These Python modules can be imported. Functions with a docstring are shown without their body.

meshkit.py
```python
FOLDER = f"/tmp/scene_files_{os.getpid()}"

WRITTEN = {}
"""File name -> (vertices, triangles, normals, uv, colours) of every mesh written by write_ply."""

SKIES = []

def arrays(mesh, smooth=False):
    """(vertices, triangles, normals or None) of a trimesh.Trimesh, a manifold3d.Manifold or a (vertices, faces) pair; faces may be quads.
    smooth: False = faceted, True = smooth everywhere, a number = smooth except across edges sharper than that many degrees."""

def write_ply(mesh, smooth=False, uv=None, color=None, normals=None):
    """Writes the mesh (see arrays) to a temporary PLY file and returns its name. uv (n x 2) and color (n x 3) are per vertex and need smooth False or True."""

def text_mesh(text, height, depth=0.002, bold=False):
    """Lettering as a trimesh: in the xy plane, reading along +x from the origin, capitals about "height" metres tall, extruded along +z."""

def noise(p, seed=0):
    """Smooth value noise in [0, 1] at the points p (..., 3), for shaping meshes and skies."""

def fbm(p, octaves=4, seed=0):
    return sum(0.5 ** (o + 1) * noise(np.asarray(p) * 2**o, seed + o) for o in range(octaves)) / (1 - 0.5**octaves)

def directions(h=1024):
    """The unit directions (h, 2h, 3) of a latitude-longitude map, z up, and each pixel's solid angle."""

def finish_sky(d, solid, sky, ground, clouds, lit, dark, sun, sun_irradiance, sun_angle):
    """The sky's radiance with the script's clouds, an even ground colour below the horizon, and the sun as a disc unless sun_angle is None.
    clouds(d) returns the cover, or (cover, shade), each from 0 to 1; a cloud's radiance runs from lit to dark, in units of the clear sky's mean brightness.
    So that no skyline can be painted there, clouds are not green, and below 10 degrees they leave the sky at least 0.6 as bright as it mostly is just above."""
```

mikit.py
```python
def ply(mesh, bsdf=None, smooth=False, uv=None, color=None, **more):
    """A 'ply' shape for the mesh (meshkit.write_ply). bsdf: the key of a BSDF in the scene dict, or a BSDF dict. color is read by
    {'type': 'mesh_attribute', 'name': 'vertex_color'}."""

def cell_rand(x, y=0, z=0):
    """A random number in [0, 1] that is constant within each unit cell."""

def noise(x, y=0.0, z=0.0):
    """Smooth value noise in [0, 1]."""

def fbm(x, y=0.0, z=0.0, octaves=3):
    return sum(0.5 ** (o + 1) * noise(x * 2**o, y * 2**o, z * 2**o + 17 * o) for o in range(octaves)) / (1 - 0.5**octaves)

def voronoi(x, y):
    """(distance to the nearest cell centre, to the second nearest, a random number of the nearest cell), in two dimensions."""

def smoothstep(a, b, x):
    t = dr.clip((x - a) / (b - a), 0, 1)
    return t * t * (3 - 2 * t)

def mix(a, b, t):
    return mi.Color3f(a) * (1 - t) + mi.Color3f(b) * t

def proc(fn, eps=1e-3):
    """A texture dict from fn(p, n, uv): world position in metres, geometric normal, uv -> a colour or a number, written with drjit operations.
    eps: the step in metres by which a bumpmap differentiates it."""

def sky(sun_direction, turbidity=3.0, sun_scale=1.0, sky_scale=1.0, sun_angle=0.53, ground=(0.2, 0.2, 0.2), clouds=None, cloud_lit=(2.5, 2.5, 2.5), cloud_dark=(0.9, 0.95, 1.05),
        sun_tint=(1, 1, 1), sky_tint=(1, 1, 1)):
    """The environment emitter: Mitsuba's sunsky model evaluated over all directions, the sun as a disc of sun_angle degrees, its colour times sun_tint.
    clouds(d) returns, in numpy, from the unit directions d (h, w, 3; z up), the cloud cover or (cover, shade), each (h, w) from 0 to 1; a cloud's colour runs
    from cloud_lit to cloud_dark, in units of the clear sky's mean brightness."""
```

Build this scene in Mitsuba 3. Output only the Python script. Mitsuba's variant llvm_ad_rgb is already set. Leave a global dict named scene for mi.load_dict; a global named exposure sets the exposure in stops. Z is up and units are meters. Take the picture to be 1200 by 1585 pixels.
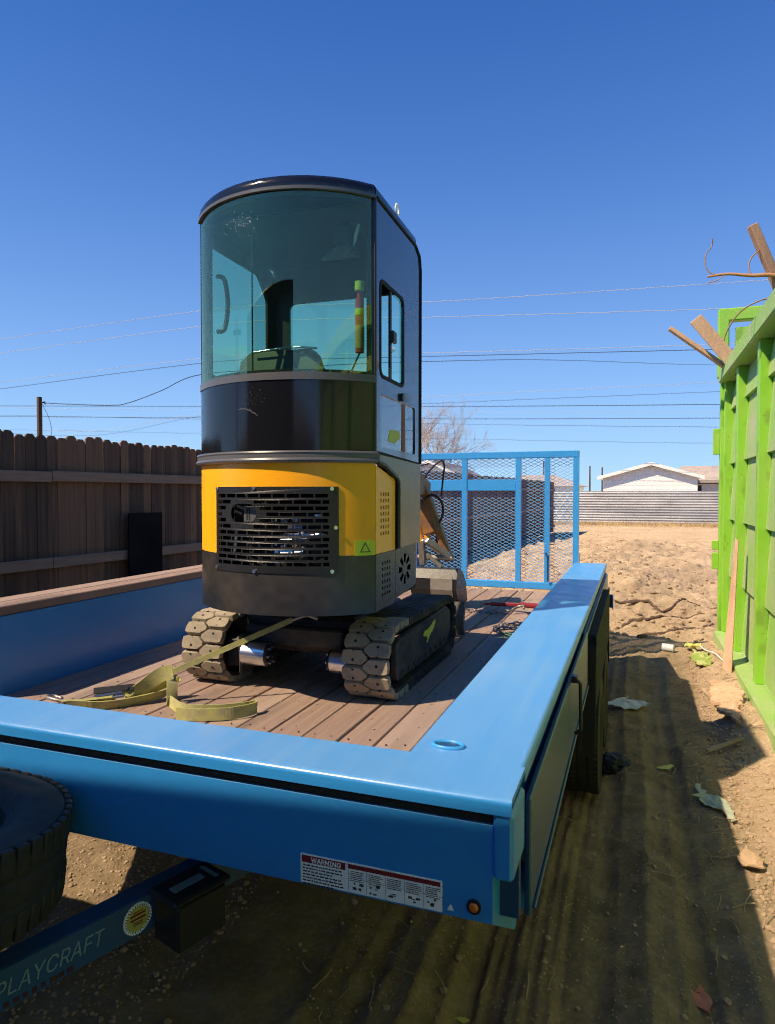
import math, random
import numpy as np
import trimesh
import shapely.geometry as sg
import manifold3d as m3
import drjit as dr
import mitsuba as mi
import mikit, meshkit
from mikit import proc, noise, fbm, mix, smoothstep, cell_rand

random.seed(7)
rng = np.random.default_rng(11)
scene = {'type': 'scene'}
labels = {}

# ------------------------------------------------------------------ camera, sky, exposure
EYE = [0.0, 0.0, 1.48]
FWD = [-0.34242, 0.93915, -0.02713]
T = mi.ScalarTransform4f
scene['camera'] = {'type': 'perspective', 'fov': 59.49, 'fov_axis': 'x', 'near_clip': 0.05, 'far_clip': 2000.0,
                   'to_world': T().look_at(origin=EYE, target=[EYE[i] + FWD[i] for i in range(3)], up=[0, 0, 1])}
SUN = (-0.63, -0.66, 1.0)
def horizon_haze(d):
    e = np.degrees(np.arcsin(np.clip(d[..., 2], 0, 1)))
    return 0.9 * np.exp(-e / 12.0)
scene['sky'] = mikit.sky(SUN, turbidity=3.0, sun_scale=1.35, sky_scale=0.70, ground=(0.25, 0.19, 0.13), sky_tint=(0.22, 0.84, 1.80), sun_tint=(1.0, 0.965, 0.90),
                         clouds=horizon_haze, cloud_lit=(2.25, 3.3, 4.2))
exposure = 1.8

# ------------------------------------------------------------------ helpers
def uniq(k):
    if k not in scene and k not in labels:
        return k
    i = 1
    while f'{k}_{i:03d}' in scene or f'{k}_{i:03d}' in labels:
        i += 1
    return f'{k}_{i:03d}'

def thing(name, label, cat, group=None, kind=None):
    k = uniq(name)
    labels[k] = {'label': label, 'category': cat}
    if group: labels[k]['group'] = group
    if kind:
        labels[k]['kind'] = kind
    return k

def part(par, name, mesh, mat, smooth=False, label=None, kind=None, **kw):
    k = uniq(par + '__' + name)
    scene[k] = mikit.ply(mesh, mat, smooth, **kw)
    if label or kind:
        labels[k] = {}
        if label: labels[k]['label'] = label
        if kind: labels[k]['kind'] = kind
    return k

def solo(name, mesh, mat, label, cat, smooth=False, group=None, kind=None):
    k = thing(name, label, cat, group, kind)
    scene[k] = mikit.ply(mesh, mat, smooth)
    return k

def struct(name, mesh, mat, smooth=False, kind='structure', label=None):
    scene[name] = mikit.ply(mesh, mat, smooth)
    labels[name] = {'kind': kind}
    if label: labels[name]['label'] = label
    return name

cat = trimesh.util.concatenate

def hull(pts):
    m = m3.Manifold.hull_points(np.asarray(pts, float)).to_mesh()
    return trimesh.Trimesh(m.vert_properties[:, :3], m.tri_verts, process=False)

def box(x0, x1, y0, y1, z0, z1, c=0.0):
    if c <= 0:
        b = trimesh.creation.box(extents=(x1 - x0, y1 - y0, z1 - z0))
        b.apply_translation(((x0 + x1) / 2, (y0 + y1) / 2, (z0 + z1) / 2))
        return b
    c = min(c, 0.49 * (x1 - x0), 0.49 * (y1 - y0), 0.49 * (z1 - z0))
    p = []
    for sx in (0, 1):
        for sy in (0, 1):
            for sz in (0, 1):
                X, Y, Z = (x1, x0)[sx], (y1, y0)[sy], (z1, z0)[sz]
                dx, dy, dz = (-c, c)[sx], (-c, c)[sy], (-c, c)[sz]
                p += [(X, Y + dy, Z + dz), (X + dx, Y, Z + dz), (X + dx, Y + dy, Z)]
    return hull(p)

def prism(poly, axis, a, b):
    """poly (shapely or points) in the two other axes (in order), extruded along axis from a to b."""
    if hasattr(poly, 'geoms'): return cat([prism(g, axis, a, b) for g in poly.geoms if g.area > 1e-6])
    if not isinstance(poly, sg.Polygon): poly = sg.Polygon(poly)
    m = trimesh.creation.extrude_polygon(poly, b - a, engine='earcut')
    v = m.vertices.copy()
    if axis == 'z': v = np.c_[v[:, 0], v[:, 1], v[:, 2] + a]
    if axis == 'y': v = np.c_[v[:, 0], v[:, 2] + a, v[:, 1]]
    if axis == 'x': v = np.c_[v[:, 2] + a, v[:, 0], v[:, 1]]
    m = trimesh.Trimesh(v, m.faces, process=False)
    if axis == 'y': m.invert()
    return m

def tube(pts, r, sides=8, caps=True):
    p = np.asarray(pts, float)
    t = np.gradient(p, axis=0); t /= np.linalg.norm(t, axis=1, keepdims=True) + 1e-12
    a = np.cross(t[0], [0, 0, 1.0])
    if np.linalg.norm(a) < 1e-3: a = np.cross(t[0], [1.0, 0, 0])
    fr = []
    for i in range(len(p)):
        a = a - t[i] * (a @ t[i]); a /= np.linalg.norm(a) + 1e-12
        fr.append((a, np.cross(t[i], a)))
    A = np.array([f[0] for f in fr]); B = np.array([f[1] for f in fr])
    ang = np.arange(sides) * 2 * np.pi / sides
    rr = np.broadcast_to(r, (len(p),))[:, None, None]
    v = (p[:, None] + rr * (np.cos(ang)[None, :, None] * A[:, None] + np.sin(ang)[None, :, None] * B[:, None])).reshape(-1, 3)
    f = []
    n = len(p)
    for i in range(n - 1):
        for j in range(sides):
            k = (j + 1) % sides
            f += [(i * sides + j, i * sides + k, (i + 1) * sides + k), (i * sides + j, (i + 1) * sides + k, (i + 1) * sides + j)]
    if caps:
        v = np.vstack([v, p[0], p[-1]])
        for j in range(sides):
            k = (j + 1) % sides
            f += [(n * sides, k, j), (n * sides + 1, (n - 1) * sides + j, (n - 1) * sides + k)]
    return trimesh.Trimesh(v, f, process=False)

def catmull(pts, n=8):
    p = np.asarray(pts, float)
    q = np.vstack([2 * p[0] - p[1], p, 2 * p[-1] - p[-2]])
    out = []
    for i in range(1, len(q) - 2):
        for s in np.linspace(0, 1, n, endpoint=False):
            out.append(0.5 * ((2 * q[i]) + (-q[i - 1] + q[i + 1]) * s + (2 * q[i - 1] - 5 * q[i] + 4 * q[i + 1] - q[i + 2]) * s * s + (-q[i - 1] + 3 * q[i] - 3 * q[i + 1] + q[i + 2]) * s ** 3))
    out.append(p[-1])
    return np.array(out)

def cyl(p0, p1, r, sides=20):
    return tube([p0, p1], r, sides)

def torus(R, r, n=20, m=8):
    return trimesh.creation.torus(R, r, major_sections=n, minor_sections=m)

def place(m, M):
    m = m.copy(); m.apply_transform(M); return m

def rotz(deg, about=(0, 0, 0)):
    return trimesh.transformations.rotation_matrix(math.radians(deg), [0, 0, 1], about)

def rot(deg, ax, about=(0, 0, 0)):
    return trimesh.transformations.rotation_matrix(math.radians(deg), ax, about)

def frame(o, x, y, z):
    M = np.eye(4)
    M[:3, 0], M[:3, 1], M[:3, 2], M[:3, 3] = x, y, z, o
    return M

def beam(p, q, w, h, c=0.0, upv=(0, 0, 1)):
    """a box of width w and height h from p to q"""
    p, q = np.asarray(p, float), np.asarray(q, float)
    d = q - p; L = np.linalg.norm(d); d /= L
    s = np.cross(d, upv); s /= np.linalg.norm(s); u = np.cross(s, d)
    return place(box(0, L, -w / 2, w / 2, -h / 2, h / 2, c), frame(p, d, -s, u))

def ribbon(pts, wv, w, th=0.003):
    """strap: centre points, width directions, width"""
    p = np.asarray(pts, float); wv = np.asarray(wv, float)
    wv = wv / np.linalg.norm(wv, axis=1, keepdims=True)
    t = np.gradient(p, axis=0); t /= np.linalg.norm(t, axis=1, keepdims=True)
    wv = wv - t * (wv * t).sum(1, keepdims=True); wv /= np.linalg.norm(wv, axis=1, keepdims=True)
    n = np.cross(t, wv)
    ring = np.stack([p - wv * w / 2 - n * th / 2, p + wv * w / 2 - n * th / 2, p + wv * w / 2 + n * th / 2, p - wv * w / 2 + n * th / 2], 1)
    v = ring.reshape(-1, 3); f = []
    for i in range(len(p) - 1):
        for j in range(4):
            k = (j + 1) % 4
            f += [(i * 4 + j, i * 4 + k, i * 4 + 4 + k), (i * 4 + j, i * 4 + 4 + k, i * 4 + 4 + j)]
    e = (len(p) - 1) * 4
    f += [(0, 3, 2), (0, 2, 1), (e, e + 1, e + 2), (e, e + 2, e + 3)]
    return trimesh.Trimesh(v, f, process=False)

# ------------------------------------------------------------------ materials
def rgb(c): return {'type': 'rgb', 'value': list(map(float, c))}

def mat(name, color, rough=0.5, metallic=0.0, clear=0.0, bump=None, bscale=1.0, spec=0.5, sheen=0.0, crough=0.1):
    d = {'type': 'principled', 'base_color': color if isinstance(color, dict) else rgb(color), 'roughness': rough, 'metallic': metallic, 'specular': spec}
    if clear: d.update(clearcoat=clear, clearcoat_gloss=1.0 - crough)
    if sheen: d.update(sheen=sheen)
    if bump is not None:
        d = {'type': 'bumpmap', 'tex': bump, 'scale': bscale, 'nested_bsdf': d}
    scene[name] = {'type': 'twosided', 'nested': d}
    return name

def dusty(base, dust, scale, amt):
    def fn(p, n, uv):
        a = fbm(p.x * scale, p.y * scale, p.z * scale, 3)
        b = noise(p.x * scale * 7, p.y * scale * 7, p.z * scale * 7)
        return mix(base, dust, dr.clip((a - 0.35) * 2.0 * amt + (b - 0.5) * amt * 0.5, 0, 1) )
    return proc(fn)

def rough_fn(lo, hi, scale):
    return proc(lambda p, n, uv: lo + (hi - lo) * fbm(p.x * scale, p.y * scale, p.z * scale, 3))

BLUE = (0.024, 0.215, 0.56)
def blue_paint(p, n, uv):
    up = smoothstep(0.5, 0.9, n.z)
    a = fbm(p.x * 2.5, p.y * 2.5, p.z * 2.5, 4)
    sp = noise(p.x * 70, p.y * 45, p.z * 70)
    st = fbm(p.x * 40, p.y * 2.2, p.z * 9, 3)
    col = mix(BLUE, (0.27, 0.40, 0.50), up * dr.clip(0.16 + 0.45 * (a - 0.3) + 0.30 * (st - 0.45), 0, 0.5))  # upward faces paler: dust plus sky reflection painted into the colour
    col = mix(col, (0.30, 0.29, 0.27), up * dr.clip((sp - 0.82) * 2.0, 0, 0.3))
    low = dr.clip((0.80 - p.z) * 3.0, 0, 1) * (1 - up)
    return mix(col, (0.10, 0.11, 0.12), low * dr.clip(st * 1.2 - 0.3, 0, 0.6))
mat('mat_blue', proc(blue_paint), rough=rough_fn(0.18, 0.42, 16.0), clear=0.6)
mat('mat_navy', dusty((0.016, 0.07, 0.17), (0.06, 0.07, 0.08), 9.0, 0.6), rough=0.4, clear=0.3)
mat('mat_blue_plain', (0.04, 0.28, 0.66), rough=0.35, clear=0.4)
mat('mat_mesh', (0.16, 0.38, 0.66), rough=0.4, clear=0.3)
mat('mat_blue_dark', (0.012, 0.05, 0.12), rough=0.3, clear=0.5)
mat('mat_black_gloss', (0.006, 0.006, 0.008), rough=0.12, clear=0.3, crough=0.05)
mat('mat_door', (0.012, 0.022, 0.05), rough=0.06, clear=1.0, spec=1.0, crough=0.02)
mat('mat_black_satin', (0.012, 0.012, 0.013), rough=0.4)
mat('mat_black_matte', (0.01, 0.01, 0.01), rough=0.8)
mat('mat_trim_grey', (0.09, 0.09, 0.095), rough=0.3, clear=0.3)
mat('mat_yellow', dusty((0.92, 0.385, 0.006), (0.72, 0.38, 0.06), 4.0, 0.15), rough=0.3, clear=0.5)
mat('mat_yellow_plain', (0.86, 0.36, 0.008), rough=0.35, clear=0.4)
mat('mat_body_grey', dusty((0.016, 0.016, 0.017), (0.075, 0.063, 0.05), 5.0, 0.55), rough=rough_fn(0.16, 0.42, 6.0), clear=0.4)
mat('mat_side_grey', dusty((0.10, 0.10, 0.105), (0.19, 0.165, 0.13), 4.0, 0.6), rough=0.3, metallic=0.5, clear=0.3)
mat('mat_post_grey', dusty((0.018, 0.02, 0.024), (0.06, 0.055, 0.05), 6.0, 0.5), rough=0.4, clear=0.2)
mat('mat_chrome', (0.82, 0.85, 0.90), rough=0.27, metallic=1.0)
mat('mat_steel', dusty((0.35, 0.34, 0.33), (0.25, 0.17, 0.1), 25.0, 0.8), rough=0.45, metallic=0.7)
mat('mat_dusty_track', dusty((0.30, 0.25, 0.175), (0.13, 0.115, 0.09), 14.0, 0.7), rough=0.95)
mat('mat_rubber', dusty((0.018, 0.018, 0.018), (0.14, 0.115, 0.08), 9.0, 0.5), rough=0.85)
mat('mat_tyre', dusty((0.012, 0.012, 0.012), (0.05, 0.042, 0.034), 10.0, 0.5), rough=0.7)
mat('mat_undercarriage', dusty((0.018, 0.018, 0.02), (0.16, 0.12, 0.075), 6.0, 0.45), rough=0.6)
mat('mat_boom', dusty((0.30, 0.13, 0.04), (0.11, 0.075, 0.05), 12.0, 1.0), rough=0.5)
mat('mat_bucket', dusty((0.045, 0.042, 0.04), (0.24, 0.20, 0.15), 8.0, 0.7), rough=0.6)
mat('mat_rib', dusty((0.20, 0.185, 0.16), (0.12, 0.105, 0.085), 14.0, 0.8), rough=0.7)
mat('mat_white', (0.78, 0.78, 0.75), rough=0.5)
mat('mat_label_white', (0.75, 0.75, 0.74), rough=0.4)
mat('mat_red', (0.45, 0.03, 0.02), rough=0.4, clear=0.4)
mat('mat_dark_red', (0.18, 0.015, 0.02), rough=0.4)
mat('mat_faded_red', (0.055, 0.014, 0.02), rough=0.5)
mat('mat_print', (0.015, 0.015, 0.018), rough=0.6)
mat('mat_lime', (0.52, 0.62, 0.03), rough=0.4)
mat('mat_gold', (0.45, 0.40, 0.09), rough=0.4)
mat('mat_letter', (0.16, 0.24, 0.27), rough=0.4)
mat('mat_amber', (0.6, 0.13, 0.01), rough=0.2, clear=0.8)
mat('mat_strap', dusty((0.40, 0.38, 0.13), (0.27, 0.26, 0.15), 30.0, 0.9), rough=0.9,
    bump=proc(lambda p, n, uv: 0.0006 * dr.sin((p.x + p.y * 0.6 + p.z * 0.8) * 2600.0)), bscale=0.6)
mat('mat_seat', (0.05, 0.055, 0.055), rough=0.45)

def grain_fn(a, b, c, along, sc=1.0):
    def fn(p, n, uv):
        if along == 'y': u, v, w = p.x, p.y, p.z
        elif along == 'z': u, v, w = p.y, p.z, p.x
        k = cell_rand(dr.floor(u / 0.1325), 3.0, 7.0)
        g = fbm(u * 90 * sc + k * 31, v * 3.0 * sc + k * 17, w * 60 * sc, 3)
        big = fbm(u * 6 + 5, v * 1.3, w * 3, 3)
        fine = noise(u * 260 * sc, v * 14 * sc, w * 200)
        col = mix(a, b, dr.clip(g * 1.3 - 0.15 + (big - 0.5) * 0.7, 0, 1))
        return mix(col, c, dr.clip((big - 0.62) * 4, 0, 0.55) + dr.clip((fine - 0.72) * 1.5, 0, 0.5))
    return proc(fn)
mat('mat_deck', grain_fn((0.192, 0.128, 0.098), (0.275, 0.195, 0.15), (0.105, 0.078, 0.064), 'y'), rough=0.75,
    bump=proc(lambda p, n, uv: 0.0008 * noise(p.x * 240, p.y * 9, p.z * 100)), bscale=1.0)
mat('mat_deck_b', grain_fn((0.232, 0.164, 0.128), (0.32, 0.24, 0.188), (0.14, 0.108, 0.088), 'y', 0.8), rough=0.75)
for i, (a, b, c) in enumerate([((0.19, 0.100, 0.056), (0.07, 0.038, 0.024), (0.022, 0.014, 0.010)),
                               ((0.135, 0.074, 0.044), (0.05, 0.029, 0.019), (0.018, 0.012, 0.009)),
                               ((0.25, 0.122, 0.066), (0.13, 0.068, 0.04), (0.04, 0.025, 0.016))]):
    mat(f'mat_fence_{i}', grain_fn(a, b, c, 'z', 0.7), rough=0.9)
mat('mat_fence_rail', grain_fn((0.32, 0.19, 0.125), (0.21, 0.135, 0.095), (0.09, 0.065, 0.05), 'y', 0.7), rough=0.9)
mat('mat_raw_wood', grain_fn((0.56, 0.37, 0.24), (0.44, 0.27, 0.17), (0.28, 0.17, 0.11), 'z', 0.5), rough=0.8)
mat('mat_old_wood', grain_fn((0.36, 0.22, 0.15), (0.24, 0.14, 0.1), (0.12, 0.08, 0.06), 'z', 0.5), rough=0.85)
mat('mat_branch', (0.40, 0.20, 0.09), rough=0.8)
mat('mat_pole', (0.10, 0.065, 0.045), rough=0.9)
GREEN = (0.20, 0.46, 0.028)
def green_paint(p, n, uv):
    a = fbm(p.x * 3, p.y * 3, p.z * 3, 4); b = fbm(p.x * 14, p.y * 14, p.z * 5, 3); c = noise(p.x * 55, p.y * 55, p.z * 55)
    col = mix(GREEN, (0.33, 0.44, 0.12), dr.clip((a - 0.4) * 0.9, 0, 0.4))
    col = mix(col, (0.12, 0.20, 0.03), dr.clip((b - 0.62) * 3, 0, 0.5))
    return mix(col, (0.16, 0.07, 0.03), dr.clip((c - 0.86) * 6, 0, 1) * dr.clip((b - 0.48) * 8, 0, 0.9))
mat('mat_green', proc(green_paint), rough=rough_fn(0.3, 0.55, 4.0), clear=0.4)
mat('mat_green_dusty', dusty((0.23, 0.40, 0.09), (0.36, 0.36, 0.22), 3.5, 0.8), rough=0.55, clear=0.2)

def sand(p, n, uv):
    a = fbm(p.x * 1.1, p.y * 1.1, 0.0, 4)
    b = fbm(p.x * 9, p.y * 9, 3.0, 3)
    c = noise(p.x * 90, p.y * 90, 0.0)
    shade_mask = smoothstep(0.75, 0.25, p.x + 0.25 * (a - 0.5)) * smoothstep(7.6, 6.4, p.y)  # darkens the ground colour where the trailer's shade falls
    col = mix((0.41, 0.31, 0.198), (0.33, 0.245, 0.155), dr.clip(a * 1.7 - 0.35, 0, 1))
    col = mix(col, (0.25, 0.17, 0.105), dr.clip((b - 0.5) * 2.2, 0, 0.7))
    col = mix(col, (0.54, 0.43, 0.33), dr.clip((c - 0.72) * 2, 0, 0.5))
    return mix(col, mix((0.105, 0.080, 0.050), (0.215, 0.165, 0.105), dr.clip(b * 1.6 - 0.35 + (c - 0.5) * 0.5, 0, 1)), shade_mask * 0.85)
def sand_bump(p, n, uv):
    return 0.006 * fbm(p.x * 45, p.y * 45, 0.0, 3) + 0.004 * dr.clip(noise(p.x * 130, p.y * 130, 5.0) - 0.55, 0, 1)
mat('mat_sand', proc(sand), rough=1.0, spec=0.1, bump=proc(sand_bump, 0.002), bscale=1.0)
mat('mat_clod', dusty((0.37, 0.275, 0.19), (0.25, 0.18, 0.115), 8.0, 1.0), rough=1.0, spec=0.1)
mat('mat_twig', dusty((0.36, 0.27, 0.17), (0.20, 0.14, 0.09), 5.0, 1.0), rough=0.95)
mat('mat_straw', dusty((0.55, 0.40, 0.20), (0.35, 0.24, 0.12), 1.5, 1.0), rough=0.95)
mat('mat_galv', proc(lambda p, n, uv: mix((0.50, 0.51, 0.52), (0.36, 0.37, 0.38), dr.clip(fbm(p.x * 1.3, p.z * 3, 0.0, 3) * 1.5 - 0.25, 0, 1))), rough=0.45, metallic=0.45)
mat('mat_siding', proc(lambda p, n, uv: mix((0.80, 0.80, 0.78), (0.70, 0.70, 0.69), dr.clip((noise(p.x * 0.7, p.z * 6, 0.0) - 0.4) * 1.2, 0, 1))), rough=0.7)
mat('mat_soffit', (0.30, 0.29, 0.28), rough=0.8)
mat('mat_roof_tan', dusty((0.36, 0.30, 0.26), (0.26, 0.22, 0.2), 2.0, 1.0), rough=0.9)
mat('mat_roof_dark', dusty((0.12, 0.11, 0.11), (0.2, 0.18, 0.17), 2.0, 1.0), rough=0.9)
mat('mat_wire', (0.02, 0.02, 0.022), rough=0.6)
mat('mat_wire_bright', (0.55, 0.57, 0.60), rough=0.4)
mat('mat_bark', (0.46, 0.39, 0.34), rough=0.9)
mat('mat_paper', (0.50, 0.52, 0.54), rough=0.6)
mat('mat_carton', dusty((0.22, 0.30, 0.05), (0.4, 0.42, 0.18), 12.0, 1.0), rough=0.6)
mat('mat_carton_tan', dusty((0.42, 0.29, 0.18), (0.3, 0.2, 0.13), 10.0, 0.8), rough=0.8)
mat('mat_foil', (0.33, 0.36, 0.27), rough=0.5)
mat('mat_leaf', (0.45, 0.46, 0.12), rough=0.7)
mat('mat_print_red', (0.38, 0.12, 0.08), rough=0.6)
mat('mat_dark_board', dusty((0.006, 0.006, 0.007), (0.02, 0.018, 0.017), 3.0, 0.6), rough=0.9, spec=0.1)
mat('mat_bag', (0.010, 0.012, 0.014), rough=0.6, spec=0.2)
mat('mat_truck', (0.02, 0.022, 0.03), rough=0.4, clear=0.3)
scene['mat_glass_rear'] = {'type': 'thindielectric', 'int_ior': 1.75, 'specular_reflectance': rgb((0.95, 1.0, 0.60)), 'specular_transmittance': rgb((0.58, 0.82, 0.62))}
scene['mat_glass_side'] = {'type': 'thindielectric', 'int_ior': 1.52, 'specular_transmittance': rgb((0.62, 0.92, 0.76))}

scene['mat_glass_low'] = {'type': 'thindielectric', 'int_ior': 1.6, 'specular_transmittance': rgb((0.45, 0.75, 0.62))}

# ------------------------------------------------------------------ ground
def ground_h(x, y):
    x = np.asarray(x, float); y = np.asarray(y, float)
    P3 = np.stack([x, y, 0 * x], -1)
    near = np.clip((14 - y) / 6, 0, 1) * np.clip((y + 3) / 2, 0, 1)
    h = 0.035 * (meshkit.fbm(P3 * 0.9, 3, 1) - 0.5)
    h += 0.03 * (meshkit.fbm(P3 * 5.0, 3, 2) - 0.5) * near
    h += 0.010 * (meshkit.fbm(P3 * 22.0, 2, 3) - 0.5) * near
    # wheel tracks along the trailer's right side
    wob = 0.05 * (meshkit.noise(np.stack([0 * x, y * 0.8, 0 * x], -1), 5) - 0.5)
    xr = x + wob
    ins = np.clip((xr + 0.95) / 0.12, 0, 1) * np.clip((0.42 - xr) / 0.18, 0, 1) * np.clip((7.5 - y) / 1.5, 0, 1)
    fade = 0.5 + 0.7 * meshkit.noise(np.stack([xr * 3, y * 0.9, 0 * x], -1), 9)
    rk = np.clip(meshkit.noise(np.stack([xr * 1.7 + 4, y * 0.55, 0 * x], -1), 17) * 2.4 - 0.7, 0, 1)
    h += ins * (fade * (0.35 + 0.65 * rk) * 0.017 * (1 - 2 * np.abs(np.sin(xr * np.pi / 0.098 + 0.6 + 0.5 * meshkit.noise(np.stack([xr * 2, y * 0.5, 0 * x], -1), 19))) ** 0.75) + 0.020 * np.sin(xr * 2 * np.pi / 0.34 + 2.0 * meshkit.noise(np.stack([0 * x, y * 0.4, 0 * x], -1), 23)))
    h += ins * 0.030 * (meshkit.fbm(np.stack([x * 7, y * 3.5, 0 * x], -1), 4, 25) - 0.5)
    h += 0.018 * (meshkit.fbm(P3 * 11, 3, 41) - 0.5) * near
    fine = np.clip((xr + 0.50) / 0.05, 0, 1) * np.clip((-0.16 - xr) / 0.04, 0, 1) * np.clip((6.5 - y) / 1.0, 0, 1)
    h += fine * (0.010 * (1 - 2 * np.abs(np.sin(xr * np.pi / 0.042)) ** 0.7) - 0.012)
    # heaped dirt along the container
    m = np.clip((x - 0.47 - 0.03 * np.clip(5 - y, 0, 3)) / 0.16, 0, 1) * np.clip((1.25 - x) / 0.3, 0, 1) * np.clip((6.9 - y) / 0.7, 0, 1)
    h += m * (0.055 + 0.07 * meshkit.noise(P3 * 3.1, 12) + 0.025 * meshkit.fbm(P3 * 17, 2, 14)) * np.clip(0.4 + 0.6 * (y - 2.5) / 2.0, 0.4, 1)
    # gentle heap behind the trailer
    h += 0.13 * np.clip((y - 5.6) / 3.0, 0, 1) * np.clip((26 - y) / 12, 0, 1)
    h += 0.16 * np.exp(-(((x + 1.0) / 1.6) ** 2 + ((y - 11.5) / 3.0) ** 2)) + 0.30 * np.exp(-(((x - 0.4) / 2.2) ** 2 + ((y - 15.0) / 3.5) ** 2))
    h += 0.22 * np.exp(-(((x + 0.3) / 1.3) ** 2 + ((y - 9.6) / 1.3) ** 2)) + (0.34 * (meshkit.fbm(P3 * 1.25, 5, 21) - 0.5) + 0.14 * (meshkit.fbm(P3 * 3.6, 4, 22) - 0.5)) * np.clip((y - 6.5) / 1.5, 0, 1) * np.clip((26 - y) / 8, 0, 1)
    return h - 0.012

def axis(segs):
    out = []
    for a, b, st in segs: out.append(np.arange(a, b, st))
    return np.concatenate(out + [[segs[-1][1]]])
gx = np.concatenate([[-400, -200, -100, -60, -40, -25, -15, -10, -7], axis([(-5.5, -2.6, 0.12), (-2.6, -1.0, 0.03), (-1.0, 1.3, 0.0125), (1.3, 4.5, 0.08)]), [6, 9, 14, 20, 30, 45, 70, 120, 250, 400]])
gy = np.concatenate([[-300, -150, -80, -40, -20, -10, -6, -4, -3], axis([(-2, 1.0, 0.15), (1.0, 4.5, 0.018), (4.5, 9.5, 0.03), (9.5, 16, 0.07), (16, 40, 0.3)]), [45, 55, 70, 100, 160, 300, 600, 900]])
X, Y = np.meshgrid(gx, gy)
Z = ground_h(X, Y)
nx, ny = len(gx), len(gy)
idx = np.arange(nx * ny).reshape(ny, nx)
q = np.stack([idx[:-1, :-1], idx[:-1, 1:], idx[1:, 1:], idx[1:, :-1]], -1).reshape(-1, 4)
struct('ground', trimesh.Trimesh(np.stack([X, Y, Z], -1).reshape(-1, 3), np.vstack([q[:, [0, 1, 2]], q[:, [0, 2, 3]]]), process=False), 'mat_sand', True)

# ------------------------------------------------------------------ utility trailer
XR0, XR1 = -0.415, -0.188          # right rail, inner and outer edge
XL1, XL0 = -2.474, -2.70           # left rail
YF, YB = 1.12, 5.20                # rails
ZR, ZD = 0.967, 0.634
tr = thing('utility_trailer', 'blue utility trailer with a plank deck, carrying the small excavator', 'trailer')
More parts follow.
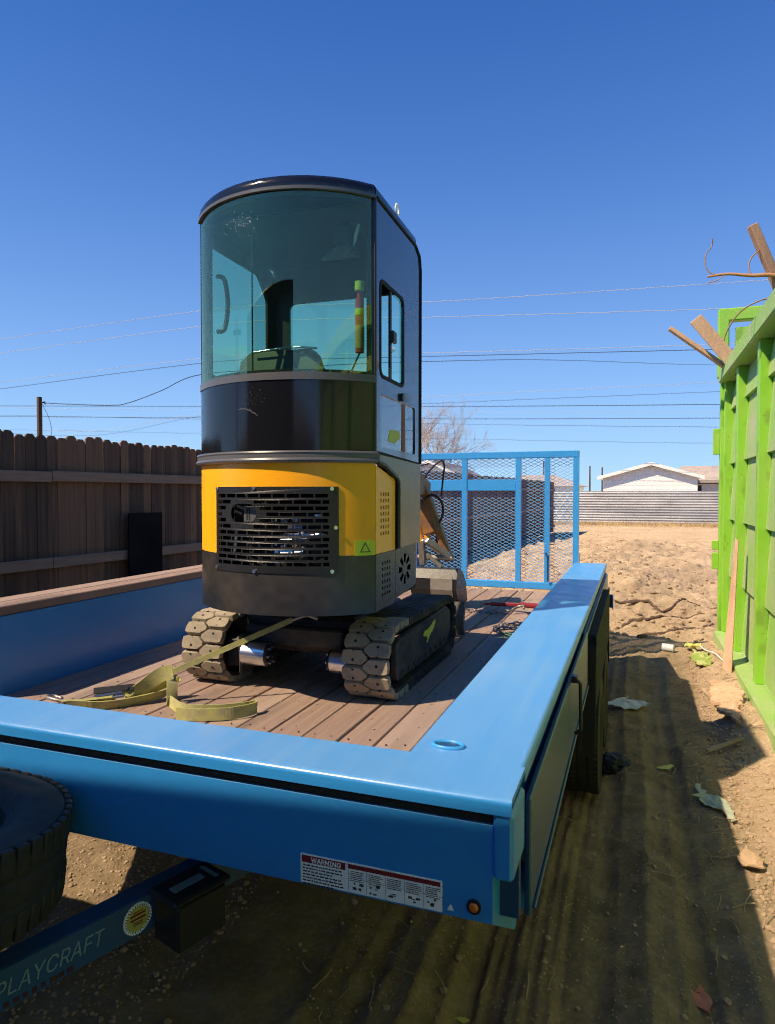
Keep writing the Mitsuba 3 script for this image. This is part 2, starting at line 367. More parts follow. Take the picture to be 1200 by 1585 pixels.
# deck boards
x = XR0 - 0.008
while x > XL1 + 0.03:
    w = min(0.1255, x - XL1 - 0.004)
    dz = rng.uniform(-0.002, 0.002)
    b = box(x - w, x, 1.93, 5.95, ZD - 0.038, ZD + dz, 0.003)
    part(tr, 'deck_board', b, 'mat_deck' if rng.random() < 0.7 else 'mat_deck_b')
    x -= 0.1325

sw = []
for bxs in np.arange(XR0 - 0.008, XL1 + 0.10, -0.1325):
    for yy in np.arange(2.13, 5.95, 0.61):
        for o in (0.03, 0.096):
            c_ = trimesh.creation.cylinder(0.0032, 0.003, sections=6); c_.apply_translation((bxs - o + rng.normal(0, 0.003), yy + rng.normal(0, 0.006), ZD + 0.0018)); sw.append(c_)
part(tr, 'deck_screws', cat(sw), 'mat_black_satin', kind='stuff')

def rounded_lip(x0, x1, y0, y1, z0, z1, r, side):
    """top plate whose edge on the given side ('-y' or '+x' or '-x') is rolled over with radius r"""
    n = 7
    arc = [(math.cos(a), math.sin(a)) for a in np.linspace(0, math.pi / 2, n)]
    if side == '-y':
        pts = [(y1, z0 + 0.018), (y1, z1)] + [(y0 + r - r * c, z1 - r + r * s) for c, s in arc[::-1]] + [(y0, z0), (y0 + 0.006, z0), (y0 + 0.006, z0 + 0.018)]
        return prism(pts, 'x', x0, x1)
    sgn = 1 if side == '+x' else -1
    e, i = (x1, x0) if sgn > 0 else (x0, x1)
    pts = [(i, z0 + 0.018), (i, z1)] + [(e - sgn * (r - r * c), z1 - r + r * s) for c, s in arc[::-1]] + [(e, z0), (e - sgn * 0.006, z0), (e - sgn * 0.006, z0 + 0.018)]
    return prism(pts, 'y', y0, y1)

part(tr, 'front_rail', rounded_lip(XL0, XR1 - 0.0005, YF, 1.27, ZR - 0.028, ZR, 0.011, '-y'), 'mat_blue', 40)
rr = rounded_lip(XR0, XR1, 1.2702, YB, ZR - 0.028, ZR, 0.011, '+x')
part(tr, 'side_rail', cat([rr, box(XR0 + 0.004, -0.205, 1.30, YB - 0.004, 0.66, ZR - 0.0105), box(XR0 + 0.004, -0.395, 1.39, YB - 0.004, 0.592, 0.662)]), 'mat_blue', 40)
# end of the rail: pocket and stake tab
part(tr, 'end_plate', box(XR0 + 0.01, XR1 - 0.008, YB, YB + 0.01, 0.62, ZR - 0.012, 0.003), 'mat_blue')
part(tr, 'stake', box(XR0 + 0.03, XR0 + 0.036, YB + 0.02, YB + 0.026, ZR - 0.02, ZR + 0.07), 'mat_steel')
lr = rounded_lip(XL0, XL1, 2.0, YB, ZR - 0.028, ZR, 0.011, '-x')
part(tr, 'side_rail', cat([lr, box(-2.68, XL1 - 0.004, 2.004, YB - 0.004, 0.60, ZR - 0.0105)]), 'mat_blue', 40)
# front wall, its bottom drawn back under the deck
part(tr, 'front_panel', prism([(1.134, 0.913), (1.134, 0.742), (1.362, 0.594), (1.384, 0.594), (1.384, 0.64), (1.27, 0.955), (1.262, 0.955), (1.262, 0.913)], 'x', -2.66, -0.222), 'mat_blue')
part(tr, 'gap_shade', box(-2.66, -0.222, 1.142, 1.20, 0.9135, 0.9385), 'mat_black_matte')  # black strip painting the deep shade between lip and panel
part(tr, 'frame_beam', box(-2.64, -0.192, 1.335, 1.37, 0.655, 0.735, 0.004), 'mat_blue')
part(tr, 'corner_plate', box(-0.2205, XR1 + 0.002, 1.125, 1.255, 0.823, 0.9385, 0.006), 'mat_blue')
part(tr, 'gusset', prism([(-0.2215, 0.823), (XR1, 0.823), (XR1, 0.72), (-0.2215, 0.72)], 'y', 1.20, 1.22), 'mat_blue_dark')
for a, b in ((XR0 + 0.004, -0.205), (-2.68, XL1 - 0.004)):
    part(tr, 'tapered_end', prism([(YB + 0.011, 0.60), (5.94, 0.60), (5.94, 0.80), (YB + 0.011, 0.90)], 'x', a, b), 'mat_blue')
# outer skin of the right side
sk = box(-0.188, -0.176, 1.262, 2.885, 0.690, 0.912, 0.003)
part(tr, 'side_skirt', cat([sk, box(-0.176, -0.169, 1.285, 2.87, 0.690, 0.696, 0.002)]), 'mat_blue_dark')
part(tr, 'side_skirt', cat([box(-0.20, -0.186, 2.888, 5.15, 0.66, 0.905, 0.003), box(-0.186, -0.178, 2.9, 5.1, 0.895, 0.905)]), 'mat_blue_dark')
part(tr, 'strap_hook', cat([tube([(-0.165, 2.13, 0.915), (-0.150, 2.13, 0.90), (-0.148, 2.13, 0.76), (-0.165, 2.13, 0.745)], 0.006, 6), box(-0.176, -0.158, 2.115, 2.145, 0.905, 0.925)]), 'mat_black_satin')
# stake pocket in the corner
pk = torus(0.031, 0.0055, 28, 8); pk.apply_transform(np.diag([1.0, 0.62, 1.0, 1.0])); pk.apply_translation((-0.352, 1.325, ZR + 0.001))
part(tr, 'pocket_ring', pk, 'mat_blue_plain', True)
hole = trimesh.creation.cylinder(0.03, 0.0016, sections=28); hole.apply_transform(np.diag([1.0, 0.62, 1.0, 1.0])); hole.apply_translation((-0.352, 1.325, ZR + 0.0012))
part(tr, 'pocket_hole', hole, 'mat_blue_dark')
part(tr, 'sun_patch_plate', prism(sg.Polygon([(XR0 + 0.0035, 1.386), (XR0 + 0.0035, 1.928), (-2.36, 1.928), (-2.20, 1.62), (-2.16, 1.386)]).difference(sg.box(-2.06, 1.74, -1.99, 1.81)), 'z', 0.600, 0.606), 'mat_blue_dark')  # added hidden plate, cut and holed to shape the sun patch below
# wheels and fender on the right
def tyre_mesh(R, W, rin, lugs=0):
    prof = [(rin, -W * 0.36), (rin + 0.02, -W * 0.46), (R * 0.82, -W * 0.5), (R * 0.95, -W * 0.47), (R * 0.985, -W * 0.40)]
    t = [(R, o * W) for o in (-0.33, -0.17)]
    g = [(R * 0.988, -0.15 * W), (R * 0.988, -0.12 * W), (R, -0.10 * W)]
    half = prof + t + g
    prof = half + [(r, -o) for r, o in half[::-1]]
    n = 56
    P = np.array(prof); a = np.linspace(0, 2 * np.pi, n, endpoint=False)
    v = np.stack([np.outer(np.cos(a), P[:, 0]), np.outer(np.sin(a), P[:, 0]), np.tile(P[:, 1], (n, 1))], -1)
    m = len(P); v = v.reshape(-1, 3); f = []
    for i in range(n):
        for j in range(m - 1):
            A, B = i * m + j, ((i + 1) % n) * m + j
            f += [(A, B, B + 1), (A, B + 1, A + 1)]
    t = trimesh.Trimesh(v, f, process=False); t.fix_normals()
    blocks = []
    for i in range(n):
        for s in (-1, 1):
            th = 2 * np.pi * (i + 0.25 * s) / n
            bl = box(-0.008, 0.008, -R * np.pi / n * 0.80, R * np.pi / n * 0.80, W * (0.20 if s > 0 else -0.48), W * (0.48 if s > 0 else -0.20), 0.003)
            bl.apply_translation((R - 0.0045, 0, 0)); bl.apply_transform(rotz(math.degrees(th))); blocks.append(bl)
    return cat([t] + blocks)
def rim_mesh(r, W):
    prof = [(r, -W * 0.36), (r - 0.012, -W * 0.33), (r - 0.018, -W * 0.2), (r * 0.62, -W * 0.12), (r * 0.55, -W * 0.2), (r * 0.30, -W * 0.2), (0.001, -W * 0.2)]
    return trimesh.creation.revolve([(a, b) for a, b in prof], sections=40)
AX = rot(90, [0, 1, 0])
for yy in (3.52, 4.18):
    w = part(tr, 'wheel', place(tyre_mesh(0.285, 0.16, 0.17), trimesh.transformations.translation_matrix((-0.225, yy, 0.285)) @ AX), 'mat_tyre', 40)
    part(w, 'rim', place(rim_mesh(0.17, 0.16), trimesh.transformations.translation_matrix((-0.225, yy, 0.285)) @ rot(180, [0, 1, 0]) @ AX @ rot(180, [1, 0, 0])), 'mat_steel', 40)
fe = [(2.98, 0.36), (3.02, 0.80), (3.10, 0.86), (4.60, 0.86), (4.68, 0.80), (4.72, 0.36), (4.70, 0.36), (4.66, 0.785), (4.59, 0.84), (3.11, 0.84), (3.04, 0.785), (3.0, 0.36)]
part(tr, 'fender', cat([prism(fe, 'x', -0.20, -0.150), box(-0.157, -0.149, 3.05, 4.65, 0.55, 0.86, 0.002)]), 'mat_black_matte')
br = part(tr, 'marker_bracket', cat([box(-0.135, -0.129, 4.73, 4.80, 0.71, 0.80), box(-0.18, -0.129, 4.795, 4.80, 0.71, 0.80)]), 'mat_blue')
part(br, 'light', box(-0.175, -0.140, 4.785, 4.794, 0.74, 0.78, 0.004), 'mat_amber')
# tongue
for s in (-1, 1):
    cx = -1.445
    p, q2 = np.array([cx + s * 0.055, 0.02, 0.560]), np.array([cx + s * 0.545, 1.50, 0.560])
    d = (q2 - p) / np.linalg.norm(q2 - p)
    side = np.array([d[1], -d[0], 0]) * s
    bm = [beam(p, q2, 0.008, 0.078)]
    for z in (0.596, 0.524):
        bm.append(beam(p - side * 0.025 + [0, 0, z - 0.560], q2 - side * 0.025 + [0, 0, z - 0.560], 0.05, 0.008))
    tb = part(tr, 'tongue_beam', cat(bm), 'mat_navy')
    if s == 1:
        outw = side
        # lettering runs from the coupler towards the trailer
        t0 = p + d * 0.70 + outw * 0.0045
        tm = meshkit.text_mesh('PLAYCRAFT', 0.042, 0.0012)
        L = tm.bounds[1][0]
        tm.vertices[:, 0] += tm.vertices[:, 1] * 0.22
        F = frame(t0 + d * 0.222 + np.array([0, 0, -0.013]), d, [0, 0, 1], outw)
        k = 0.212 / L
        S = np.diag([k, 0.74, 1, 1])
        part(tb, 'lettering', place(tm, F @ S), 'mat_letter', label='grey lettering on the side of the tongue')
        bars = [box(a, a + rng.uniform(0.008, 0.015), -0.0215, -0.012, 0, 0.001) for a in np.arange(0.02, 0.15, 0.017)]
        part(tb, 'small_print', place(cat(bars), F), 'mat_faded_red')
        so = t0 + d * 0.515
        pts = [((0.036 + 0.0028 * (i % 2)) * math.cos(i * math.pi / 30), (0.036 + 0.0028 * (i % 2)) * math.sin(i * math.pi / 30)) for i in range(60)]
        Fs = frame(so, d * 0.9, np.array([0, 0, 0.9]), outw)
        sl = part(tb, 'seal_sticker', place(prism(pts, 'z', 0, 0.001), Fs), 'mat_label_white', label='round gold seal sticker')
        c2 = [place(box(-0.001, 0.001, 0.027, 0.034, 0.001, 0.0016), rotz(i * 12)) for i in range(30)]
        part(sl, 'gold_disc', place(prism([(0.029 * math.cos(a), 0.029 * math.sin(a)) for a in np.linspace(0, 2 * np.pi, 40)[:-1]], 'z', 0.001, 0.0018), Fs), 'mat_gold')
        part(sl, 'ticks', place(cat(c2), Fs), 'mat_print')
        part(sl, 'seal_print', place(cat([box(-0.02, 0.02, z, z + 0.005, 0.0018, 0.0024) for z in (0.008, -0.002)] + [box(-0.013, 0.013, z, z + 0.0025, 0.0018, 0.0024) for z in (0.016, -0.009, -0.014)]), Fs), 'mat_dark_red')
        # breakaway battery box
        bo = p + d * 1.315 + outw * 0.055 + np.array([0, 0, 0.0])
        Fb = frame(bo, d, np.cross([0, 0, 1], d), [0, 0, 1])
        bb = part(tr, 'battery_box', place(cat([box(-0.065, 0.065, -0.045, 0.045, -0.062, 0.04, 0.006), box(-0.076, 0.076, -0.05, 0.05, 0.04, 0.055, 0.006)]), Fb), 'mat_black_satin', label='black breakaway battery box on the tongue')
        part(bb, 'label_plate', place(box(-0.05, 0.03, -0.014, 0.010, 0.0552, 0.056), Fb), 'mat_letter')
        part(bb, 'label_plate', place(box(0.045, 0.055, -0.03, 0.03, 0.0552, 0.056), Fb), 'mat_letter')
part(tr, 'coupler', cat([box(-1.51, -1.38, -0.12, 0.10, 0.50, 0.60, 0.01), cyl((-1.445, -0.12, 0.51), (-1.445, -0.12, 0.58), 0.05)]), 'mat_black_satin')
part(tr, 'tyre_bracket', cat([box(-1.45, -1.05, 0.78, 0.84, 0.602, 0.63), cyl((-1.26, 0.85, 0.60), (-1.26, 0.85, 0.84), 0.02)]), 'mat_blue_dark')
# warning sticker on the front panel (front face y = 1.155)
ys = 1.1335
def fbox(x0, x1, z0, z1, d=0.001): return box(x0, x1, ys - d, ys, z0, z1)
SX0, SX1, SZ0, SZ1 = -0.588, -0.311, 0.7455, 0.801
st = part(tr, 'warning_sticker', fbox(SX0, SX1, SZ0, SZ1), 'mat_label_white', label='white warning sticker with a red header on the front panel')
hd = cat([fbox(SX0 + 0.003, SX0 + 0.092, SZ1 - 0.016, SZ1 - 0.003, 0.0016), fbox(SX0 + 0.098, SX1 - 0.003, SZ1 - 0.011, SZ1 - 0.003, 0.0016)])
part(st, 'header', hd, 'mat_dark_red')
tm = meshkit.text_mesh('WARNING', 0.009, 0.0006, True); tm.apply_transform(frame([SX0 + 0.022, ys - 0.0016, SZ1 - 0.0142], [1, 0, 0], [0, 0, 1], [0, -1, 0]))
part(st, 'lettering', tm, 'mat_label_white')
ink = []
for r in range(7):
    xx = SX0 + 0.005
    while xx < SX0 + 0.084 - (0.02 if r in (2, 6) else 0):
        w = rng.uniform(0.003, 0.009); ink.append(fbox(xx, xx + w, SZ1 - 0.0225 - r * 0.0058, SZ1 - 0.0200 - r * 0.0058, 0.0014)); xx += w + 0.0018
for c in range(5):
    xa = SX0 + 0.099 + c * 0.0362
    ink.append(fbox(xa - 0.0006, xa, SZ0 + 0.002, SZ1 - 0.012, 0.0014))
    for r in range(6):
        ink.append(fbox(xa + 0.003, xa + 0.032 - rng.uniform(0, 0.01), SZ1 - 0.0165 - r * 0.0034, SZ1 - 0.0152 - r * 0.0034, 0.0014))
    ink.append(fbox(xa, xa + 0.036, SZ0 + 0.0262, SZ0 + 0.0267, 0.0014))
    for r in range(5):
        a, b = xa + rng.uniform(0.004, 0.022), SZ0 + rng.uniform(0.004, 0.018); ink.append(fbox(a, a + rng.uniform(0.003, 0.009), b, b + rng.uniform(0.001, 0.005), 0.0014))
part(st, 'small_print', cat(ink), 'mat_print')
ml = part(tr, 'marker_light', place(trimesh.creation.cylinder(0.0125, 0.006, sections=24), frame([-0.254, ys - 0.002, 0.768], [1, 0, 0], [0, 0, 1], [0, -1, 0])), 'mat_black_satin', 40)
dome = trimesh.creation.icosphere(2, 0.0085); dome.apply_transform(np.diag([1, 0.5, 1, 1])); dome.apply_translation((-0.254, ys - 0.005, 0.768))
part(ml, 'lens', dome, 'mat_amber', True)
part(tr, 'arrow_decal', prism([(-0.302, 0.752), (-0.290, 0.752), (-0.296, 0.763)], 'y', ys - 0.001, ys), 'mat_label_white')
# ramp gate at the rear
GY = 5.985
gt = part(tr, 'ramp_gate', box(-2.445, -0.447, GY, GY + 0.05, 1.79, 1.848, 0.004), 'mat_blue_plain', label='upright blue ramp gate with a mesh of expanded metal')
part(gt, 'bottom_bar', box(-2.445, -0.447, GY, GY + 0.05, 0.645, 0.705, 0.004), 'mat_blue_plain')
for gx_, w in ((-0.4715, 0.048), (-0.714, 0.042), (-0.963, 0.045), (-1.447, 0.045), (-1.93, 0.045), (-2.18, 0.042), (-2.4205, 0.048)):
    part(gt, 'upright', box(gx_ - w / 2, gx_ + w / 2, GY + 0.004, GY + 0.046, 0.705, 1.79), 'mat_blue_plain')
part(gt, 'cross_plate', box(-1.905, -0.987, GY + 0.012, GY + 0.030, 1.505, 1.605, 0.003), 'mat_blue_plain')
px, pz, tw = 0.062, 0.0300, 0.0016
nxm, nzm = int(1.99 / px), int(1.18 / pz)
V, Fc = [], []
def strand(a, b):
    a = np.array(a); b = np.array(b); d = (b - a) / np.linalg.norm(b - a); n = np.array([-d[1], d[0]]) * tw
    o = len(V)
    for y in (GY + 0.053, GY + 0.0605):
        for p_ in (a - n, a + n, b + n, b - n): V.append((p_[0], y, p_[1]))
    for f in ((0, 1, 2), (0, 2, 3), (4, 6, 5), (4, 7, 6), (0, 4, 5), (0, 5, 1), (1, 5, 6), (1, 6, 2), (2, 6, 7), (2, 7, 3), (3, 7, 4), (3, 4, 0)): Fc.append([o + k for k in f])
for i in range(nxm):
    for j in range(nzm):
        x0, z0 = -2.44 + i * px, 0.66 + j * pz
        c_ = (x0 + px / 2, z0 + pz / 2)
        for e in ((x0, z0), (x0 + px, z0), (x0, z0 + pz), (x0 + px, z0 + pz)): strand(c_, e)
part(gt, 'mesh_sheet', trimesh.Trimesh(np.array(V), Fc, process=False), 'mat_mesh')
part(gt, 'latch_rod', tube([(-0.72, GY - 0.02, 0.97), (-0.70, GY - 0.03, 0.92), (-0.70, GY - 0.02, 0.72)], 0.008, 6), 'mat_blue_dark')

# boards lying on the left rail
def plank_y(x0, x1, y0, y1, z0, th, skew=0.0):
    b = box(x0, x1, y0, y1, z0, z0 + th, 0.004)
    b.vertices[:, 0] += skew * (b.vertices[:, 1] - y0)
    return b
for i, (a, b, s, th) in enumerate(((-2.585, -2.476, 0.0, 0.040), (-2.700, -2.592, 0.0, 0.040))):
    solo('wood_plank', plank_y(a, b, 1.95, 5.1, ZR + 0.002, th, s), ('mat_deck', 'mat_deck_b')[i],
         ('reddish brown plank lying on the left rail of the trailer, nearer the deck', 'reddish brown plank lying on the left rail of the trailer, nearer the fence')[i], 'plank')

# ------------------------------------------------------------------ spare tyre on the tongue
Tn = np.array([0.05, 0.12, 0.99]); Tn /= np.linalg.norm(Tn)
Tu = np.cross([0, 1, 0], Tn); Tu /= np.linalg.norm(Tu); Tv = np.cross(Tn, Tu)
TF = frame([-1.265, 0.852, 0.808], Tu, Tv, Tn)
sp = thing('spare_tyre', 'black spare tyre lying flat over the trailer tongue in front of the blue panel', 'tyre')
part(sp, 'tyre', place(tyre_mesh(0.278, 0.172, 0.175), TF), 'mat_tyre', 40)
part(sp, 'rim', place(place(rim_mesh(0.175, 0.172), rot(180, [1, 0, 0])), TF), 'mat_tyre', 40)

# ------------------------------------------------------------------ mini excavator
CX, CY = -1.330, 2.435          # middle of the chord of the curved back
R, HC, S0 = 0.495, 0.39, 0.305  # radius, half chord, centre of the arc ahead of the chord
YAW = rotz(1.5, (CX, CY, 0))
A0 = math.asin(HC / R)
def lw(m):
    m = m.copy(); m.apply_translation((CX, CY, 0)); m.apply_transform(YAW); return m
def arc_pts(dr_=0.0, a0=-A0, a1=A0, n=41):
    return [((R + dr_) * math.sin(a), S0 - (R + dr_) * math.cos(a)) for a in np.linspace(a0, a1, n)]
def outline(front, dr_=0.0, chamf=0.0):
    h = HC + dr_
    p = arc_pts(dr_)
    if chamf: p += [(h, front - chamf), (h - chamf, front), (-h + chamf, front), (-h, front - chamf)]
    else: p += [(h, front), (-h, front)]
    return p
def solid(front, z0, z1, dr_=0.0, chamf=0.0): return lw(prism(outline(front, dr_, chamf), 'z', z0, z1))
def arc_patch(s0, s1, z0, z1, d0, d1, n=None, local=False):
    """a curved plate on the back: s = arc length from the middle (to the right), from radius R+d0 to R+d1"""
    n = n or max(3, int(abs(s1 - s0) / 0.012))
    v, f = [], []
    for s in np.linspace(s0, s1, n + 1):
        a = s / R
        for d, z in ((d0, z0), (d1, z0), (d1, z1), (d0, z1)):
            v.append(((R + d) * math.sin(a), S0 - (R + d) * math.cos(a), z))
    for i in range(n):
        for j in range(4):
            k = (j + 1) % 4
            f += [(i * 4 + j, i * 4 + 4 + k, i * 4 + k), (i * 4 + j, i * 4 + 4 + j, i * 4 + 4 + k)]
    e = n * 4
    f += [(0, 1, 2), (0, 2, 3), (e, e + 2, e + 1), (e, e + 3, e + 2)]
    m = trimesh.Trimesh(v, f, process=False); m.fix_normals()
    return m if local else lw(m)
def bent(poly, d0, d1, edge=0.02):
    """a flat outline in (s, z) with holes, given thickness and bent onto the back"""
    poly = max(poly.geoms, key=lambda g: g.area) if hasattr(poly, 'geoms') else poly
    m = trimesh.creation.extrude_polygon(poly, d1 - d0, engine='earcut')
    v, f = trimesh.remesh.subdivide_to_size(m.vertices, m.faces, edge)
    a = v[:, 0] / R; r = R + d0 + v[:, 2]
    w = np.c_[r * np.sin(a), S0 - r * np.cos(a), v[:, 1]]
    m = trimesh.Trimesh(w, f, process=False); m.merge_vertices(); m.fix_normals()
    return lw(m)
SA = A0 * R
ex = thing('mini_excavator', 'small yellow and black tracked excavator with a tall glazed cab on the trailer deck', 'excavator')
ZB, ZY, ZT = 1.018, 1.245, 1.597
# body back: grey counterweight and yellow engine cover around the opening behind the grille
G0, G1, GZ0, GZ1 = -0.232, 0.290, 1.185, 1.500
part(ex, 'counterweight', cat([arc_patch(-SA, SA, ZB, GZ0, -0.012, 0), arc_patch(-SA, G0, GZ0, ZY, -0.012, 0), arc_patch(G1, SA, GZ0, ZY, -0.012, 0),
     solid(0.24, ZB + 0.002, ZB + 0.012, -0.004)]), 'mat_body_grey', 30)
part(ex, 'engine_cover', cat([arc_patch(-SA, G0, ZY, ZT, -0.012, 0), arc_patch(G1, SA, ZY, ZT, -0.012, 0), arc_patch(G0, G1, GZ1, ZT, -0.012, 0)]), 'mat_yellow', 30)
# sides of the lower body
def side_plate(poly, x0, x1): return lw(prism(poly, 'x', x0, x1))
def rect(a, b, c, d): return sg.box(a, c, b, d)
vents = []
for r in range(7):
    for c in range(4):
        vents.append(rect(0.058 + c * 0.030, 0.072 + c * 0.030, 1.470 - r * 0.026, 1.485 - r * 0.026))
ys_poly = sg.Polygon([(0.004, 1.245), (0.245, 1.245), (0.245, 1.538), (0.004, 1.590)])
for v_ in vents: ys_poly = ys_poly.difference(v_)
part(ex, 'side_panel', side_plate(ys_poly, HC - 0.0025, HC), 'mat_yellow_plain', label='yellow vented side panel')
gs_poly = sg.Polygon([(0.004, 1.018), (0.248, 1.030), (0.248, 1.243), (0.004, 1.243)])
for r in range(6):
    for c in range(4):
        gs_poly = gs_poly.difference(rect(0.075 + c * 0.030, 0.089 + c * 0.030, 1.195 - r * 0.025, 1.209 - r * 0.025))
part(ex, 'side_panel', side_plate(gs_poly, HC - 0.0025, HC), 'mat_post_grey', label='grey vented lower side panel')
fan = sg.Polygon([(0.252, 1.035), (0.56, 1.060), (0.56, 1.255), (0.252, 1.243)])
for k in range(8):
    a = k * math.pi / 4
    ca, sa = math.cos(a), math.sin(a)
    fan = fan.difference(sg.Polygon([(0.385 + 1.3 * (ca * u - sa * w), 1.150 + (sa * u + ca * w) * 1.0) for u, w in ((0.025, -0.006), (0.065, -0.016), (0.068, 0.012), (0.03, 0.010))]))
part(ex, 'side_panel', side_plate(fan, HC - 0.0025, HC), 'mat_post_grey', label='grey side panel with a fan shaped vent')
for s in (-1,):
    part(ex, 'side_panel', side_plate([(0.004, ZB), (0.60, ZB + 0.03), (0.60, ZT), (0.004, ZT)], -HC, -HC + 0.01), 'mat_side_grey')
part(ex, 'body_floor', cat([lw(box(-HC + 0.012, HC - 0.012, 0.0, 0.60, ZB + 0.02, ZB + 0.04)), lw(box(-HC + 0.012, HC - 0.012, 0.56, 0.60, ZB + 0.04, ZT)), lw(box(-HC + 0.012, HC - 0.012, 0.20, 0.21, ZB + 0.04, ZT))]), 'mat_black_matte')
# engine behind the grille
eng = [lw(box(-0.20, 0.22, -0.06, 0.18, 1.06, 1.42, 0.02)), lw(box(-0.16, -0.02, -0.14, -0.06, 1.34, 1.46, 0.015))]
part(ex, 'engine', cat(eng), 'mat_black_satin')
sh = []
for i in range(26):
    u, z = rng.uniform(-0.02, 0.22), rng.uniform(1.20, 1.40)
    b = box(-0.018, 0.018, -0.006, 0.006, -0.008, 0.008, 0.004); b.apply_transform(rot(rng.uniform(-35, 35), [0, 0, 1]) @ rot(rng.uniform(-30, 40), [1, 0, 0]))
    b.apply_translation((u, -0.082 + rng.uniform(-0.01, 0.01), z)); sh.append(lw(b))
sh += [lw(cyl((0.02, -0.10, 1.24), (0.14, -0.10, 1.25), 0.028)), lw(cyl((0.03, -0.09, 1.31), (0.20, -0.09, 1.32), 0.014)), lw(cyl((-0.19, -0.075, 1.24), (-0.17, -0.075, 1.42), 0.012))]
for m_ in sh: part(ex, 'engine_fitting', m_, 'mat_chrome', 30)
# grille with its slots
gp = sg.box(G0 - 0.006, GZ0 - 0.006, G1 + 0.006, GZ1 + 0.006)
keyhole = sg.Point(0.0, 0.0).buffer(0.036).union(sg.box(0, -0.036, 0.05, 0.036)).union(sg.Point(0.05, 0).buffer(0.036))
from shapely import affinity
kh = affinity.translate(keyhole, G0 + 0.125, 1.405)
slots = []
rows = 12
for r in range(rows):
    z = GZ1 - 0.028 - r * 0.0235
    xx = G0 + 0.012 - (0.026 if r % 2 else 0.0)
    while xx < G1 - 0.03:
        a, b = max(xx, G0 + 0.010), min(xx + 0.047, G1 - 0.030)
        if b - a > 0.012: slots.append(sg.box(a, z - 0.007, b, z + 0.007))
        xx += 0.0535
for s_ in slots:
    if not s_.intersects(kh.buffer(0.008)): gp = gp.difference(s_)
gp = gp.difference(kh)
gr = part(ex, 'grille', bent(gp, 0.001, 0.0045, 0.03), 'mat_black_satin', label='black slotted grille over the engine')
part(gr, 'handle_plate', arc_patch(G0 + 0.128, G0 + 0.205, 1.372, 1.432, -0.030, -0.026), 'mat_trim_grey')
part(gr, 'handle_plate', cat([arc_patch(G0 + a, G0 + a + 0.006, 1.378, 1.425, -0.026, -0.0245) for a in (0.142, 0.154)]), 'mat_black_matte')
for s_, z_ in ((G0 + 0.005, GZ1 - 0.002), (-0.03, GZ1), (G1 - 0.02, GZ1 - 0.002), (G1 - 0.006, 1.352), (G0 + 0.0, GZ0 + 0.006), (-0.03, GZ0 + 0.0), (G1 - 0.02, GZ0 + 0.002)):
    a = s_ / R
    bt = trimesh.creation.cylinder(0.0075, 0.006, sections=10)
    n_ = np.array([math.sin(a), -math.cos(a), 0])
    bt.apply_transform(frame([(R + 0.006) * n_[0], S0 + (R + 0.006) * n_[1], z_], [0, 0, 1], np.cross(n_, [0, 0, 1]), n_))
    part(gr, 'bolt', lw(bt), 'mat_chrome', 30)
# yellow warning sticker at the right edge
stk = part(ex, 'warning_sticker', arc_patch(SA - 0.090, SA - 0.004, 1.243, 1.300, 0.0008, 0.0016), 'mat_lime', label='yellow sticker with a warning triangle')
def s_tri(k, d):
    c0, c1 = SA - 0.047, 1.268
    pts = [(c0 + k * math.cos(t), c1 + k * math.sin(t)) for t in np.radians([90, 210, 330])]
    return sg.Polygon(pts)
part(stk, 'triangle', bent(s_tri(0.026, 0).difference(s_tri(0.019, 0)).union(sg.box(SA - 0.0485, 1.264, SA - 0.0455, 1.276)), 0.0016, 0.0022), 'mat_print')
tm = [arc_patch(-SA + 0.018, -SA + 0.024, z, z + 0.008, 0.0005, 0.001) for z in (1.50, 1.515, 1.53, 1.55, 1.56)]
part(ex, 'small_print', cat(tm), 'mat_trim_grey')
# rolled flange under the cab
def ring_tube(z, r, dr_, front):
    o = outline(front, dr_)
    o = o[:-2]
    return lw(tube([(a, b, z) for a, b in o], r, 8))
part(ex, 'cab_flange', cat([arc_patch(-SA - 0.008, SA + 0.008, 1.606, 1.636, -0.02, 0.016), ring_tube(1.606, 0.010, 0.012, 0), ring_tube(1.634, 0.007, 0.012, 0)]), 'mat_trim_grey', 40)
part(ex, 'rubber_trim', lw(tube([(HC + 0.004, 0.0, 1.603), (HC + 0.006, 0.09, 1.590), (HC + 0.006, 0.24, 1.548), (HC + 0.006, 0.265, 1.53), (HC + 0.006, 0.268, 1.50), (HC + 0.006, 0.268, 1.25)], 0.011, 8)), 'mat_black_satin', True)
# cab rear: black panel, frame strips, glass, roof
part(ex, 'rear_panel', arc_patch(-SA, SA, 1.636, 1.906, -0.010, 0.0, 90), 'mat_black_gloss', 40, label='glossy black panel below the rear window')
part(ex, 'window_strip', cat([arc_patch(-SA, SA, 1.906, 1.934, -0.012, 0.004)]), 'mat_trim_grey', 40)
def sheet(s0, s1, z0, z1, d, n=80):
    v, f = [], []
    for s in np.linspace(s0, s1, n + 1):
        a = s / R
        for z in (z0, z1): v.append(((R + d) * math.sin(a), S0 - (R + d) * math.cos(a), z))
    for i in range(n): f += [(2 * i, 2 * i + 2, 2 * i + 3), (2 * i, 2 * i + 3, 2 * i + 1)]
    return lw(trimesh.Trimesh(v, f, process=False))
part(ex, 'rear_window', sheet(-SA + 0.004, SA - 0.016, 1.934, 2.612, -0.004), 'mat_glass_rear', True, label='curved tinted rear window')
part(ex, 'window_border', cat([arc_patch(-SA + 0.004, SA - 0.016, 2.585, 2.612, -0.012, -0.008), arc_patch(-SA + 0.004, SA - 0.016, 1.934, 1.946, -0.012, -0.008), arc_patch(SA - 0.034, SA - 0.016, 1.946, 2.585, -0.012, -0.008)]), 'mat_black_satin', 40)
rpts = []
